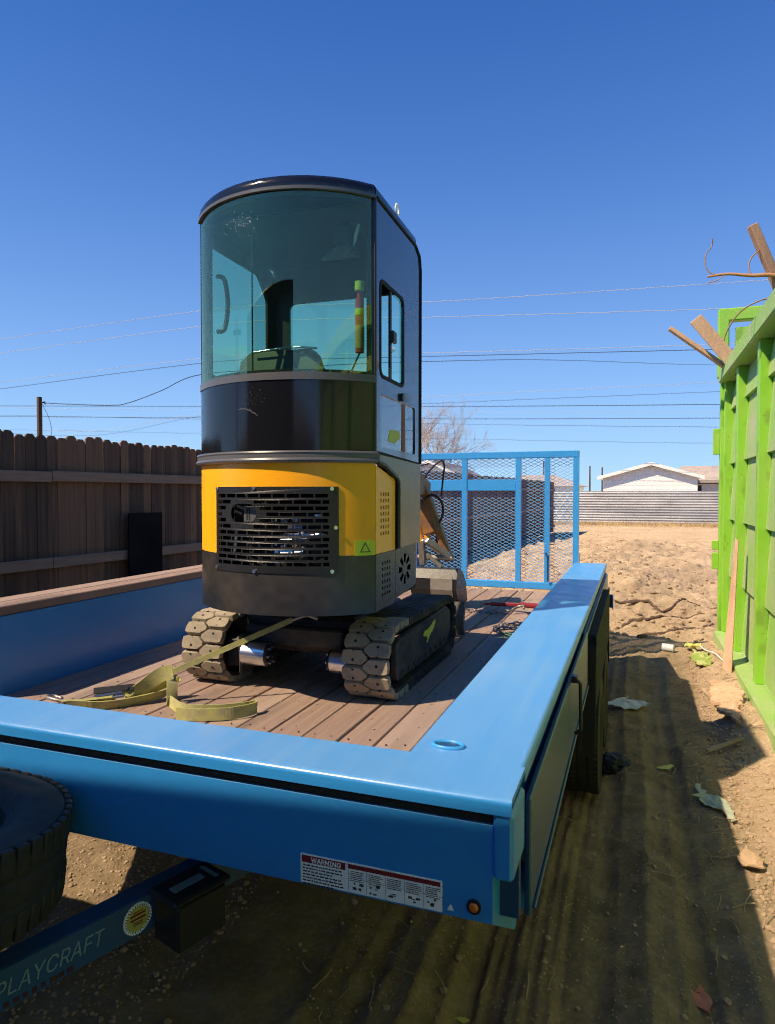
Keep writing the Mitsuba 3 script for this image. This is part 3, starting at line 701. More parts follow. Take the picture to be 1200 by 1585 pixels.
for z, ins in ((2.612, 0.0), (2.630, 0.004), (2.648, 0.0), (2.662, -0.012), (2.668, -0.035)):
    rpts += [(a, b, z) for a, b in outline(0.635, ins, 0.09)]
part(ex, 'roof', lw(hull(rpts)), 'mat_black_gloss', 35)
part(ex, 'roof_strip', arc_patch(-SA, SA, 2.606, 2.618, -0.004, 0.007), 'mat_trim_grey', 40)
eb = torus(0.021, 0.0045, 24, 8); eb.apply_transform(frame([HC - 0.012, 0.31, 2.688], [0, 1, 0], [0, 0, 1], [1, 0, 0]))
part(ex, 'lifting_eye', lw(eb), 'mat_white', True)
part(ex, 'corner_lamp', lw(box(HC - 0.022, HC - 0.004, -0.012, 0.004, 2.622, 2.636, 0.003)), 'mat_white')
part(ex, 'corner_post', cat([lw(box(HC - 0.016, HC + 0.002, -0.004, 0.014, 1.636, 2.612, 0.004)), lw(box(HC - 0.030, HC - 0.016, 0.004, 0.02, 1.90, 2.612, 0.003))]), 'mat_post_grey')
part(ex, 'corner_post', lw(box(-HC - 0.001, -HC + 0.035, -0.002, 0.045, 1.636, 2.612, 0.006)), 'mat_black_gloss')
# right side door: glossy dark sheet with sliding window and low pane
def rnd(poly, r): return poly.buffer(-r).buffer(r, quad_segs=4)
dout = sg.Polygon([(0.014, 1.640), (0.014, 2.612), (0.55, 2.612), (0.612, 2.585), (0.632, 2.53), (0.632, 1.622)])
w1 = rnd(sg.Polygon([(0.062, 1.945), (0.062, 2.318), (0.365, 2.318), (0.365, 1.945)]), 0.03)
w2 = rnd(sg.Polygon([(0.062, 1.665), (0.062, 1.872), (0.55, 1.872), (0.55, 1.66)]), 0.015)
dr_ = part(ex, 'door', side_plate(dout.difference(w1).difference(w2), HC - 0.012, HC - 0.002), 'mat_door', label='glossy black side door with a sliding window')
part(dr_, 'gasket', side_plate(w1.buffer(0.008).difference(w1.buffer(-0.006)), HC - 0.004, HC + 0.001), 'mat_black_matte')
part(dr_, 'edge_trim', lw(tube([(HC, 0.016, 1.640), (HC, 0.632, 1.620), (HC, 0.636, 2.53), (HC, 0.615, 2.59), (HC, 0.55, 2.617), (HC, 0.016, 2.617)], 0.006, 6)), 'mat_black_matte')
def quad_x(u, a, b, c, d):
    return lw(trimesh.Trimesh([(u, a, c), (u, b, c), (u, b, d), (u, a, d)], [(0, 1, 2), (0, 2, 3)], process=False))
part(dr_, 'pane', quad_x(HC - 0.008, 0.20, 0.36, 1.95, 2.312), 'mat_glass_side')
part(dr_, 'pane', quad_x(HC - 0.008, 0.062, 0.55, 1.66, 1.872), 'mat_glass_low')
part(dr_, 'pane_frame', lw(box(HC - 0.014, HC - 0.004, 0.195, 0.212, 1.95, 2.312)), 'mat_black_satin')
part(dr_, 'latch', lw(box(HC - 0.004, HC + 0.012, 0.19, 0.235, 2.10, 2.15, 0.005)), 'mat_black_satin')
lk = trimesh.creation.cylinder(0.017, 0.012, sections=20); lk.apply_transform(frame([HC + 0.004, 0.335, 1.895], [0, 1, 0], [0, 0, 1], [1, 0, 0]))
part(dr_, 'lock', lw(lk), 'mat_black_satin', 30)
part(dr_, 'paper_patch', side_plate([(0.17, 1.695), (0.20, 1.745), (0.32, 1.748), (0.335, 1.72), (0.26, 1.69)], HC - 0.0065, HC - 0.006), 'mat_leaf')
# grey skirt below the door
part(ex, 'skirt', side_plate([(0.012, 1.636), (0.632, 1.618), (0.632, 1.25), (0.280, 1.246), (0.280, 1.52), (0.25, 1.56), (0.012, 1.612)], HC - 0.008, HC), 'mat_side_grey', label='grey skirt below the side door')
# left side with a large window, front frame with the windscreen
wl = rnd(sg.Polygon([(0.05, 1.99), (0.05, 2.535), (0.47, 2.535), (0.56, 2.44), (0.56, 1.99)]), 0.04)
lo = sg.Polygon([(0.045, 1.63), (0.045, 2.612), (0.55, 2.612), (0.612, 2.585), (0.632, 2.53), (0.632, 1.63)])
ls = part(ex, 'left_side', side_plate(lo.difference(wl), -HC, -HC + 0.012), 'mat_black_satin')
part(ls, 'pane', quad_x(-HC + 0.006, 0.05, 0.56, 1.99, 2.535), 'mat_glass_side')
part(ls, 'grab_handle', lw(tube(catmull([(-HC + 0.014, 0.10, 2.42), (-HC + 0.045, 0.115, 2.405), (-HC + 0.055, 0.125, 2.30), (-HC + 0.045, 0.115, 2.195), (-HC + 0.014, 0.10, 2.18)], 6), 0.010, 8)), 'mat_black_satin', True)
wf = rnd(sg.Polygon([(-0.285, 1.99), (0.30, 1.99), (0.30, 2.425), (-0.285, 2.425)]), 0.03)
fo = sg.box(-HC + 0.012, 1.63, HC - 0.012, 2.606)
ff = part(ex, 'front_frame', lw(prism(fo.difference(wf), 'y', 0.615, 0.630)), 'mat_black_satin')
part(ff, 'pane', lw(trimesh.Trimesh([(-0.285, 0.622, 1.99), (0.30, 0.622, 1.99), (0.30, 0.622, 2.425), (-0.285, 0.622, 2.425)], [(0, 1, 2), (0, 2, 3)], process=False)), 'mat_glass_side')
part(ex, 'cab_floor', cat([solid(0.61, 1.638, 1.66, -0.014), lw(box(-HC + 0.014, HC - 0.014, -0.005, 0.61, 2.596, 2.606))]), 'mat_black_satin')
# inside the cab
seat = hull([(a * 1.0, 0.26 + b, z) for a, b, z in ((-0.19, 0, 1.88), (0.19, 0, 1.88), (-0.22, 0.02, 1.96), (0.22, 0.02, 1.96), (-0.20, 0.03, 2.075), (0.20, 0.03, 2.075), (-0.15, 0.035, 2.115), (0.15, 0.035, 2.115),
             (-0.19, 0.09, 1.88), (0.19, 0.09, 1.88), (-0.21, 0.10, 1.98), (0.21, 0.10, 1.98), (-0.15, 0.10, 2.11), (0.15, 0.10, 2.11))])
seat.apply_translation((-0.19 + 0.02, 0, 0.01))
stt = part(ex, 'seat', cat([lw(seat), lw(box(-0.36, 0.04, 0.28, 0.60, 1.76, 1.86, 0.03))]), 'mat_seat', 35)
part(stt, 'piping', cat([lw(tube([(-0.30, 0.272, 2.118), (-0.17, 0.268, 2.128), (-0.06, 0.270, 2.128), (0.02, 0.272, 2.118)], 0.005, 6)), lw(tube([(-0.27, 0.252, 1.985), (-0.09, 0.252, 1.987)], 0.005, 6))]), 'mat_chrome', True)
fc = np.array([0.225, 0.06, 2.455])
rings = [place(torus(rr_, 0.0022, 28, 5), frame(fc + [0, 0, -0.035 + k * 0.010], [1, 0, 0], [0, 0.9, 0.3], [0, -0.3, 0.9])) for k, rr_ in enumerate((0.078, 0.07, 0.055, 0.038, 0.02))]
for k in range(14):
    a = k * 2 * math.pi / 14
    rings.append(tube([fc + [0.078 * math.cos(a), 0.07 * math.sin(a), -0.035 + 0.023 * math.sin(a)], fc + [0.015 * math.cos(a), 0.015 * math.sin(a), 0.012]], 0.0018, 4))
fa = part(ex, 'cab_fan', lw(cat(rings)), 'mat_steel', label='small caged fan hanging under the cab roof')
part(fa, 'motor', lw(box(0.19, 0.265, 0.06, 0.12, 2.47, 2.56, 0.012)), 'mat_seat')
part(ex, 'tag', lw(prism([(0.285, 2.44), (0.30, 2.47), (0.315, 2.53), (0.305, 2.535), (0.29, 2.49)], 'y', 0.03, 0.032)), 'mat_white')
eo = np.array([0.315, 0.005, 0])
ext = part(ex, 'fire_extinguisher', lw(cat([cyl(eo + [0, 0.02, 2.03], eo + [0, 0.02, 2.24], 0.017), cyl(eo + [0, 0.02, 2.24], eo + [0, 0.02, 2.28], 0.010)])), 'mat_red', 30, label='red fire extinguisher with yellow labels inside the rear window')
part(ext, 'paper_label', lw(cyl(eo + [0, 0.02, 2.045], eo + [0, 0.02, 2.135], 0.0185)), 'mat_straw', 30)
part(ext, 'paper_label', lw(cyl(eo + [0, 0.02, 2.175], eo + [0, 0.02, 2.20], 0.0185)), 'mat_lime', 30)
part(ext, 'head', lw(cat([cyl(eo + [0, 0.02, 2.27], eo + [0, 0.02, 2.305], 0.019)])), 'mat_lime', 30)
part(ext, 'hose', lw(tube([eo + [0, 0.02, 2.03], eo + [-0.02, 0.02, 1.99], eo + [-0.05, 0.03, 1.94]], 0.004, 5)), 'mat_black_satin')
part(ex, 'pole_reflection', lw(tube([(-0.045, -0.172, 1.945), (-0.045, -0.174, 2.46)], 0.0035, 6)), 'mat_black_matte')  # dark rod behind the glass, standing in for a mirrored pole
# dust splashes and scuffs on the back of the cab
sm = []; rq = np.random.default_rng(77)
for i in range(60):
    u, z = rq.normal(-0.085, 0.045), rq.normal(2.50, 0.025)
    w_, h_ = rq.uniform(0.001, 0.003), rq.uniform(0.001, 0.004)
    sm.append(arc_patch(u, u + w_, z, z + h_, 0.0002, 0.0005, 2))
for i in range(16):
    u, z = rq.uniform(-0.25, 0.15), rq.uniform(1.98, 2.45); sm.append(arc_patch(u, u + 0.002, z, z + 0.002, 0.0002, 0.0005, 2))
part(ex, 'dust_specks', cat(sm), 'mat_paper', kind='stuff')
sc_ = []
for i in range(26):
    t = i / 25; u = -0.105 + 0.085 * t; z = 1.80 - 0.028 * t + 0.012 * math.sin(t * 3) + rq.normal(0, 0.0015)
    sc_.append(arc_patch(u, u + 0.0042, z, z + rq.uniform(0.002, 0.006), 0.0002, 0.0006, 2))
for i in range(40):
    u, z = rq.normal(-0.055, 0.03), rq.normal(1.835, 0.022); sc_.append(arc_patch(u, u + 0.0015, z, z + rq.uniform(0.001, 0.005), 0.0002, 0.0005, 2))
part(ex, 'scuff_marks', cat(sc_), 'mat_trim_grey', kind='stuff')
# slew ring and undercarriage
part(ex, 'slew_ring', cat([cyl((-1.36, 2.98, 0.94), (-1.36, 2.98, 1.03), 0.24, 40)]), 'mat_undercarriage', 30)
part(ex, 'undercarriage', cat([box(-1.66, -1.11, 2.66, 3.30, 0.78, 0.945, 0.02), box(-1.62, -1.15, 2.60, 2.66, 0.82, 0.90, 0.008)]), 'mat_undercarriage')
TR_, TY0, TY1, TZ = 0.134, 2.635, 3.43, ZD + 0.156
def track(xc, W, tag_right):
    n_arc = 16
    path = []
    for a in np.linspace(-90, -270, n_arc): path.append((TY0 + TR_ * math.cos(math.radians(a)), TZ + TR_ * math.sin(math.radians(a))))
    top = [(y, TZ + TR_) for y in np.linspace(TY0, TY1, 14)[1:-1]]
    far = [(TY1 + TR_ * math.cos(math.radians(a)), TZ + TR_ * math.sin(math.radians(a))) for a in np.linspace(90, -90, n_arc)]
    bot = [(y, TZ - TR_) for y in np.linspace(TY1, TY0, 14)[1:-1]]
    loop = np.array(path + top + far + bot)
    th = 0.018
    c0 = np.array([0, 0])
    nrm = np.roll(loop, -1, 0) - np.roll(loop, 1, 0); nrm = np.c_[nrm[:, 1], -nrm[:, 0]]; nrm /= np.linalg.norm(nrm, axis=1, keepdims=True)
    cen = loop - np.c_[np.clip(loop[:, 0], TY0, TY1), np.full(len(loop), TZ)]
    nrm *= np.sign((nrm * cen).sum(1, keepdims=True))
    inn = loop - nrm * th
    v, f = [], []
    m = len(loop)
    for i in range(m):
        for xx, q_ in ((xc - W / 2, loop[i]), (xc + W / 2, loop[i]), (xc + W / 2, inn[i]), (xc - W / 2, inn[i])): v.append((xx, q_[0], q_[1]))
    for i in range(m):
        j = (i + 1) % m
        for k in range(4):
            l = (k + 1) % 4
            f += [(i * 4 + k, i * 4 + l, j * 4 + l), (i * 4 + k, j * 4 + l, j * 4 + k)]
    belt = trimesh.Trimesh(v, f, process=False); belt.fix_normals()
    t = part(ex, 'track', belt, 'mat_rubber', 30)
    # lugs
    seg = np.linalg.norm(np.roll(loop, -1, 0) - loop, axis=1); cum = np.r_[0, np.cumsum(seg)]; per = cum[-1]
    N = 40; pitch = per / N
    def at(s):
        s %= per; i = np.searchsorted(cum, s, side='right') - 1; u = (s - cum[i]) / seg[i]
        j = (i + 1) % m; p_ = loop[i] * (1 - u) + loop[j] * u; n_ = nrm[i] * (1 - u) + nrm[j] * u
        return p_, n_ / np.linalg.norm(n_)
    for i in range(N):
        for sd in (-1, 1):
            s = (i + (0.5 if sd > 0 else 0.0)) * pitch
            p_, n_ = at(s)
            tdir = np.array([-n_[1], n_[0]])
            w2 = W / 2 + 0.006
            prof = np.array([(0.007, -0.017), (0.020, -0.0285), (0.050, -0.0270), (w2 - 0.016, -0.0285), (w2, -0.024), (w2 + 0.004, 0.0), (w2, 0.024), (w2 - 0.014, 0.0285), (0.018, 0.0285), (-0.007, 0.010), (-0.007, -0.004)])
            prof[:, 0] *= sd
            pts = []
            for a, b in prof:
                for hh, k in ((-0.004, 1.02), (0.0205, 0.98), (0.0225, 0.93)):
                    q_ = p_ + tdir * b * k + n_ * hh
                    aa = (a - sd * w2 * 0.5) * (1 if hh < 0.021 else 0.97) + sd * w2 * 0.5
                    pts.append((xc + aa, q_[0], q_[1]))
            part(t, 'lug', hull(pts), 'mat_rubber' if p_[0] > TY0 + 0.12 else 'mat_dusty_track')  # lugs beyond the sunlit rear bend get dark rubber in place of shade
    return t
XT_R, XT_L, WT = -1.003, -1.772, 0.180
tR = track(XT_R, WT, True); tL = track(XT_L, WT, False)
# bolt holes in the pads of the rear bend
for xc, t in ((XT_R, tR), (XT_L, tL)):
    for a in range(-60, 91, 14):
        for dx in (-0.05, 0.052):
            aa = math.radians(180 + a + (7 if dx > 0 else 0))
            o_ = np.array([xc + dx, TY0 + (TR_ + 0.0222) * math.cos(aa), TZ - (TR_ + 0.0222) * math.sin(aa)])
            n_ = np.array([0, math.cos(aa), -math.sin(aa)])
            c_ = trimesh.creation.cylinder(0.006, 0.003, sections=8); c_.apply_transform(frame(o_, [1, 0, 0], np.cross(n_, [1, 0, 0]), n_))
            part(t, 'bolt_hole', c_, 'mat_black_matte')
for t, xc, sgn in ((tR, XT_R, 1), (tL, XT_L, -1)):
    xo = xc + sgn * (WT / 2 - 0.012)
    a, b = sorted((xo, xo + sgn * 0.020))
    fr_ = prism([(2.60, 0.715), (3.36, 0.715), (3.44, 0.76), (3.44, 0.865), (3.36, 0.905), (2.62, 0.885), (2.58, 0.86), (2.58, 0.74)], 'x', a, b)
    part(t, 'side_frame', cat([fr_, box(min(a, b) - 0.004, max(a, b) + 0.006, 2.62, 3.38, 0.872, 0.884)]), 'mat_undercarriage')
    for yy in np.linspace(2.66, 3.34, 9):
        part(t, 'bolt', place(trimesh.creation.cylinder(0.011, 0.012, sections=8), frame([max(a, b) if sgn > 0 else min(a, b), yy, 0.735], [0, 1, 0], [0, 0, 1], [1, 0, 0])), 'mat_undercarriage')
    for yy in (2.75, 2.95, 3.15, 3.32):
        part(t, 'roller', cyl((xc - 0.06, yy, 0.69), (xc + 0.06, yy, 0.69), 0.036, 16), 'mat_undercarriage', 30)
    part(t, 'sprocket', cyl((xc - 0.05, TY0, TZ), (xc + 0.05, TY0, TZ), 0.10, 18), 'mat_undercarriage', 30)
    part(t, 'idler', cyl((xc - 0.05, TY1, TZ), (xc + 0.05, TY1, TZ), 0.10, 18), 'mat_undercarriage', 30)
    # travel motor on the inner side
    x0 = xc - sgn * (WT / 2 - 0.01)
    L0, L1 = (0.10, 0.215) if sgn < 0 else (0.004, 0.088)
    ymot = 2.555
    mo = part(t, 'travel_motor', cyl((x0 - sgn * L0, ymot, 0.785), (x0 - sgn * L1, ymot, 0.785), 0.050, 28), 'mat_chrome', 30, label='shiny drive motor inside the track')
    e = x0 - sgn * L1
    part(mo, 'end_cap', cat([cyl((e, ymot, 0.785), (e - sgn * 0.012, ymot, 0.785), 0.046, 24), cyl((e, ymot, 0.785), (e - sgn * 0.03, ymot, 0.785), 0.016, 12)]), 'mat_black_satin', 30)
    for k in range(6):
        an = k * math.pi / 3
        part(mo, 'bolt', cyl((e - sgn * 0.012, ymot + 0.034 * math.cos(an), 0.785 + 0.034 * math.sin(an)), (e - sgn * 0.020, ymot + 0.034 * math.cos(an), 0.785 + 0.034 * math.sin(an)), 0.006, 8), 'mat_chrome', 30)
    if sgn < 0:
        part(t, 'motor_mount', cat([box(x0, x0 + 0.10, 2.555, 2.70, 0.72, 0.85, 0.012), box(x0 + 0.085, x0 + 0.10, 2.52, 2.70, 0.70, 0.87, 0.006)]), 'mat_undercarriage')
# emblem on the right track frame: a running dog-like animal
an = [(0.0, 0.045), (0.02, 0.062), (0.05, 0.060), (0.09, 0.075), (0.125, 0.10), (0.14, 0.095), (0.128, 0.065), (0.115, 0.045), (0.10, 0.03), (0.075, 0.02), (0.06, 0.0), (0.045, -0.02), (0.038, -0.022), (0.045, 0.01), (0.035, 0.028), (0.01, 0.03)]
part(tR, 'emblem', prism([(2.955 + a * 1.5, 0.80 + b * 0.75) for a, b in an], 'x', XT_R + WT / 2 + 0.0085, XT_R + WT / 2 + 0.0098), 'mat_lime', label='yellow green animal emblem on the track frame')
# dozer blade, boom, bucket
bl = [(3.86, 0.65), (3.90, 0.65), (3.875, 0.70), (3.875, 0.77), (3.91, 0.835), (3.87, 0.845), (3.845, 0.77), (3.845, 0.70)]
part(ex, 'dozer_blade', cat([prism(bl, 'x', -1.90, -0.93)]), 'mat_bucket')
for b_ in (beam((-1.16, 3.25, 0.80), (-1.12, 3.86, 0.76), 0.06, 0.09, 0.008), beam((-1.62, 3.25, 0.80), (-1.66, 3.86, 0.76), 0.06, 0.09, 0.008)): part(ex, 'blade_arm', b_, 'mat_bucket')
bx = -1.40
bmv = [(3.03, 1.12), (3.20, 1.05), (3.75, 1.62), (4.70, 1.62), (4.93, 1.56), (4.93, 1.48), (4.66, 1.47), (3.85, 1.44)]
part(ex, 'boom', prism(bmv, 'x', bx - 0.16, bx - 0.05), 'mat_boom')
part(ex, 'stick', cat([beam((bx - 0.09, 4.80, 1.58), (bx + 0.10, 4.93, 0.98), 0.06, 0.07, 0.01, (0, 1, 0.1)), beam((bx - 0.09, 4.86, 1.44), (bx - 0.01, 4.88, 1.18), 0.13, 0.12, 0.02, (0, 1, 0.1))]), 'mat_boom')
part(ex, 'hydraulic_cylinder', cat([cyl((bx - 0.12, 4.84, 1.34), (bx - 0.105, 4.86, 1.12), 0.018, 12), cyl((bx - 0.07, 4.84, 1.33), (bx - 0.055, 4.86, 1.12), 0.018, 12)]), 'mat_yellow_plain', 30)
part(ex, 'hose', cat([tube(catmull([(bx - 0.09, 4.80, 1.46), (bx - 0.05, 4.78, 1.60), (bx + 0.06, 4.78, 1.715), (bx + 0.09, 4.80, 1.69), (bx + 0.07, 4.84, 1.58), (bx + 0.05, 4.86, 1.46)], 8), 0.007, 6),
                      tube(catmull([(bx - 0.06, 4.80, 1.44), (bx + 0.01, 4.78, 1.47), (bx + 0.07, 4.80, 1.42), (bx + 0.075, 4.82, 1.33), (bx + 0.03, 4.86, 1.24), (bx + 0.01, 4.88, 1.10)], 8), 0.010, 6)]), 'mat_black_satin', True)
part(ex, 'bucket_linkage', cat([beam((bx - 0.08, 4.86, 1.14), (bx + 0.09, 4.96, 1.00), 0.16, 0.05, 0.01), beam((bx - 0.10, 4.86, 1.14), (bx - 0.10, 4.90, 0.94), 0.05, 0.04, 0.008), cyl((bx - 0.14, 4.90, 1.0), (bx + 0.14, 4.90, 1.0), 0.02, 12),
      beam((bx - 0.1, 4.9, 1.05), (bx + 0.05, 4.9, 0.93), 0.05, 0.03, 0.006)]), 'mat_steel')
# bucket: side cheeks and a curved shell
prof_o = [(4.80, 0.925), (4.76, 0.86), (4.76, 0.78), (4.80, 0.705), (4.88, 0.665), (5.02, 0.655), (5.10, 0.66)]
prof_i = [(5.10, 0.668), (5.02, 0.667), (4.885, 0.679), (4.813, 0.715), (4.774, 0.784), (4.774, 0.856), (4.812, 0.918)]
BX0, BX1 = -1.555, -1.205
part(ex, 'bucket', cat([prism(prof_o + prof_i, 'x', BX0, BX1), prism(prof_o + [(5.06, 0.80), (4.95, 0.90)], 'x', BX0, BX0 + 0.012), prism(prof_o + [(5.06, 0.80), (4.95, 0.90)], 'x', BX1 - 0.012, BX1), box(BX0, BX1, 4.80, 4.90, 0.905, 0.93, 0.004)]), 'mat_black_satin')
part(ex, 'bucket_rib', prism([(4.795, 0.905), (4.752, 0.86), (4.752, 0.78), (4.79, 0.70), (4.87, 0.655), (4.88, 0.665), (4.80, 0.705), (4.76, 0.78), (4.76, 0.86), (4.80, 0.90)], 'x', -1.40, -1.235), 'mat_rib')

# ------------------------------------------------------------------ ratchet strap and chain
sk_ = thing('ratchet_strap', 'olive yellow ratchet strap running from the excavator to the front left of the deck', 'strap')
HI, LO = np.array([-1.335, 2.50, 0.955]), np.array([-1.735, 2.245, 0.765])
n_ = 24
pts = [HI + (LO - HI) * t for t in np.linspace(0, 1, n_)]
part(sk_, 'webbing', ribbon(pts, [np.array([0.10, 0.2, 1.0]) for _ in pts], 0.022, 0.006), 'mat_strap')
fold = catmull([LO, LO + (-0.045, -0.02, -0.012), LO + (-0.11, -0.05, -0.062), LO + (-0.165, -0.07, -0.098)], 8)
wv = [np.array([0.12, 0.35, 0.9]) * (1 - t) + np.array([0.5, -0.2, 0.65]) * t for t in np.linspace(0, 1, len(fold))]
part(sk_, 'webbing', ribbon(fold, wv, 0.058, 0.004), 'mat_strap')
dp = catmull([LO + (-0.005, 0, -0.015), LO + (0.004, -0.012, -0.055), LO + (0.01, -0.02, -0.10), LO + (0.0, -0.02, -0.125)], 8)
wv = [np.array([0.75, 0.45, 0.15]) * (1 - t) + np.array([0.25, 0.8, 0.1]) * t for t in np.linspace(0, 1, len(dp))]
part(sk_, 'webbing', ribbon(dp, wv, 0.042, 0.004), 'mat_strap')
zt = ZD + 0.026
lp = catmull([(-1.715, 2.20, zt), (-1.60, 2.135, zt), (-1.49, 2.16, zt), (-1.40, 2.225, zt), (-1.372, 2.262, zt), (-1.358, 2.255, zt), (-1.366, 2.215, zt), (-1.42, 2.15, zt), (-1.52, 2.10, zt), (-1.60, 2.085, zt)], 8)
part(sk_, 'webbing', ribbon(lp, [np.array([0.05, 0.05, 1.0]) for _ in lp], 0.046, 0.004), 'mat_strap')
lp2 = catmull([(-1.875, 2.20, 0.66), (-1.80, 2.30, 0.70), (-1.77, 2.32, 0.695), (-1.80, 2.25, 0.665), (-1.93, 2.10, 0.65), (-2.06, 2.02, 0.66)], 8)
part(sk_, 'webbing', ribbon(lp2, [np.array([0.6, 0.1, 0.8]) for _ in lp2], 0.045, 0.004), 'mat_strap')
hk = catmull([(-1.92, 2.12, 0.675), (-2.02, 2.07, 0.665), (-2.10, 2.045, 0.66)], 6)
part(sk_, 'webbing', ribbon(hk, [np.array([0.5, -0.5, 0.5]) for _ in hk], 0.04, 0.008), 'mat_strap')
ra = np.array([-1.945, 2.155, 0.692]); rd = np.array([0.84, 0.54, 0.05]); rd /= np.linalg.norm(rd); rs_ = np.array([0.45, -0.72, 0.52]); rs_ -= rd * (rs_ @ rd); rs_ /= np.linalg.norm(rs_); ru = np.cross(rd, rs_)
RF = frame(ra, rd, rs_, ru)
rt_ = part(sk_, 'ratchet', place(cat([box(-0.075, 0.075, -0.032, -0.026, -0.012, 0.014, 0.002), box(-0.075, 0.075, 0.026, 0.032, -0.012, 0.014, 0.002), box(0.02, 0.085, -0.030, 0.030, -0.010, -0.004), place(cyl((0, -0.036, 0), (0, 0.036, 0), 0.011, 14), trimesh.transformations.translation_matrix((0.045, 0, 0.002)))]), RF), 'mat_black_satin')
part(rt_, 'handle', place(cat([tube([(0.03, -0.028, 0.016), (-0.07, -0.028, 0.022), (-0.075, -0.02, 0.022), (-0.075, 0.02, 0.022), (-0.07, 0.028, 0.022), (0.03, 0.028, 0.016)], 0.005, 6), tube([(-0.045, -0.028, 0.02), (-0.045, 0.028, 0.02)], 0.004, 6)]), RF), 'mat_chrome', 30)
part(rt_, 'spool', place(cyl((0.055, -0.022, 0.014), (0.055, 0.022, 0.014), 0.022, 18), RF), 'mat_strap', 30)
part(sk_, 'hook', cat([tube(catmull([(-2.09, 2.05, 0.662), (-2.14, 2.035, 0.672), (-2.19, 2.05, 0.672), (-2.20, 2.09, 0.664), (-2.16, 2.10, 0.655)], 6), 0.007, 6), tube([(-2.085, 2.02, 0.66), (-2.085, 2.08, 0.664)], 0.006, 6)]), 'mat_steel', True)
part(sk_, 'hook', cat([tube(catmull([HI + (0.0, 0.0, 0.0), HI + (0.05, 0.04, 0.015), HI + (0.09, 0.06, 0.0)], 6), 0.008, 6)]), 'mat_steel', True)

ch = thing('tie_down_chain', 'grey tie-down chain across the deck between the bucket and the right rail', 'chain')
lk0 = tube([(0.018 * math.cos(a) + (0.009 if math.cos(a) > 0 else -0.009) * 1.0, 0.012 * math.sin(a), 0) for a in np.linspace(0, 2 * np.pi, 17)], 0.0042, 5, False)
def chain_along(path, step=0.040):
    p = catmull(path, 10); s = np.r_[0, np.cumsum(np.linalg.norm(np.diff(p, axis=0), axis=1))]
    for i, d_ in enumerate(np.arange(0, s[-1], step)):
        a = np.array([np.interp(d_, s, p[:, k]) for k in range(3)]); b = np.array([np.interp(min(d_ + 0.02, s[-1]), s, p[:, k]) for k in range(3)])
        t = b - a
        if np.linalg.norm(t) < 1e-6: continue
        t /= np.linalg.norm(t); u = np.cross([0, 0, 1], t); u /= np.linalg.norm(u); w = np.cross(t, u)
        if i % 2: u, w = (u + w) / 1.414, (w - u) / 1.414
        else: u, w = (u - w * 0.3) / 1.044, (w + u * 0.3) / 1.044
        part(ch, 'link', place(lk0, frame(a, t, u, w)), 'mat_steel', True)
chain_along([(-1.25, 4.62, 0.69), (-1.10, 4.72, 0.652), (-0.92, 4.72, 0.648), (-0.80, 4.76, 0.66)])
chain_along([(-0.78, 4.30, 0.648), (-0.66, 4.22, 0.652), (-0.60, 4.12, 0.66), (-0.70, 4.06, 0.67), (-0.80, 4.12, 0.655), (-0.72, 4.22, 0.67), (-0.60, 4.24, 0.68), (-0.56, 4.08, 0.655), (-0.66, 3.98, 0.65), (-0.78, 4.04, 0.66), (-0.70, 4.14, 0.685), (-0.58, 4.16, 0.67)])
part(ch, 'load_binder', cat([beam((-0.98, 4.90, 0.675), (-0.62, 4.80, 0.695), 0.028, 0.028, 0.006), beam((-0.76, 4.84, 0.69), (-0.58, 4.74, 0.70), 0.04, 0.035, 0.01), tube([(-0.98, 4.90, 0.675), (-1.04, 4.92, 0.665)], 0.008, 6)]), 'mat_dark_red', label='dark red load binder on the chain')
part(ch, 'hook', tube(catmull([(-0.80, 4.76, 0.665), (-0.77, 4.80, 0.68), (-0.73, 4.79, 0.69), (-0.72, 4.75, 0.68)], 5), 0.010, 6), 'mat_steel', True)

# ------------------------------------------------------------------ wooden fence on the left
fd = np.array([0.0579, 0.9983, 0]); fs = np.array([0.9983, -0.0579, 0]); F0 = np.array([-4.222, 3.58, 0])
fe_ = thing('wooden_fence', 'tall dark weathered picket fence running along the left side of the yard', 'fence')
fe2 = fe_
s = -1.9; i = 0
brown = rng.normal(0, 1, 400)
while s < 22.95:
    w = rng.uniform(0.086, 0.093); hgt = 1.925 + rng.uniform(-0.018, 0.018) + 0.012 * math.sin(s * 1.3)
    c = rng.uniform(0.020, 0.028); tl = rng.uniform(-0.006, 0.006)
    poly = [(0, 0.02), (w, 0.02), (w + tl, hgt - c), (w + tl - c * 1.0, hgt), (c * 1.0 + tl, hgt), (tl, hgt - c)]
    th = rng.uniform(0.014, 0.018); off = rng.uniform(-0.004, 0.004)
    m = prism(poly, 'y', 0, th)
    m.apply_transform(frame(F0 + fd * s - fs * (0.02 + off), fd, -fs, [0, 0, 1]))
    part(fe2, 'picket', m, f'mat_fence_{rng.choice([0, 1, 2], p=[0.5, 0.32, 0.18])}')
    s += w + rng.choice([0.0015, 0.003, 0.008], p=[0.68, 0.26, 0.06]); i += 1
for k, (za, zb) in enumerate(((1.565, 1.645), (0.905, 0.985), (0.20, 0.28))):
    for a in np.arange(-2.0, 22.9, 2.4):
        jz = rng.uniform(-0.012, 0.012)
        b = box(a, min(a + 2.397, 22.95), 0, 0.038, za + jz, zb + jz, 0.004); b.apply_transform(frame(F0, fd, fs, [0, 0, 1])); 
        part(fe2, 'rail', b, 'mat_fence_rail')
for a in np.arange(-2.0, 22.9, 2.4):
    b = box(a - 0.045, a + 0.045, -0.13, -0.045, 0, 1.80); b.apply_transform(frame(F0, fd, fs, [0, 0, 1]))
    part(fe2, 'post', b, 'mat_fence_1')
b = box(1.14, 1.545, 0.055, 0.073, 0.02, 1.31, 0.002); b.apply_transform(frame(F0, fd, fs, [0, 0, 1]))
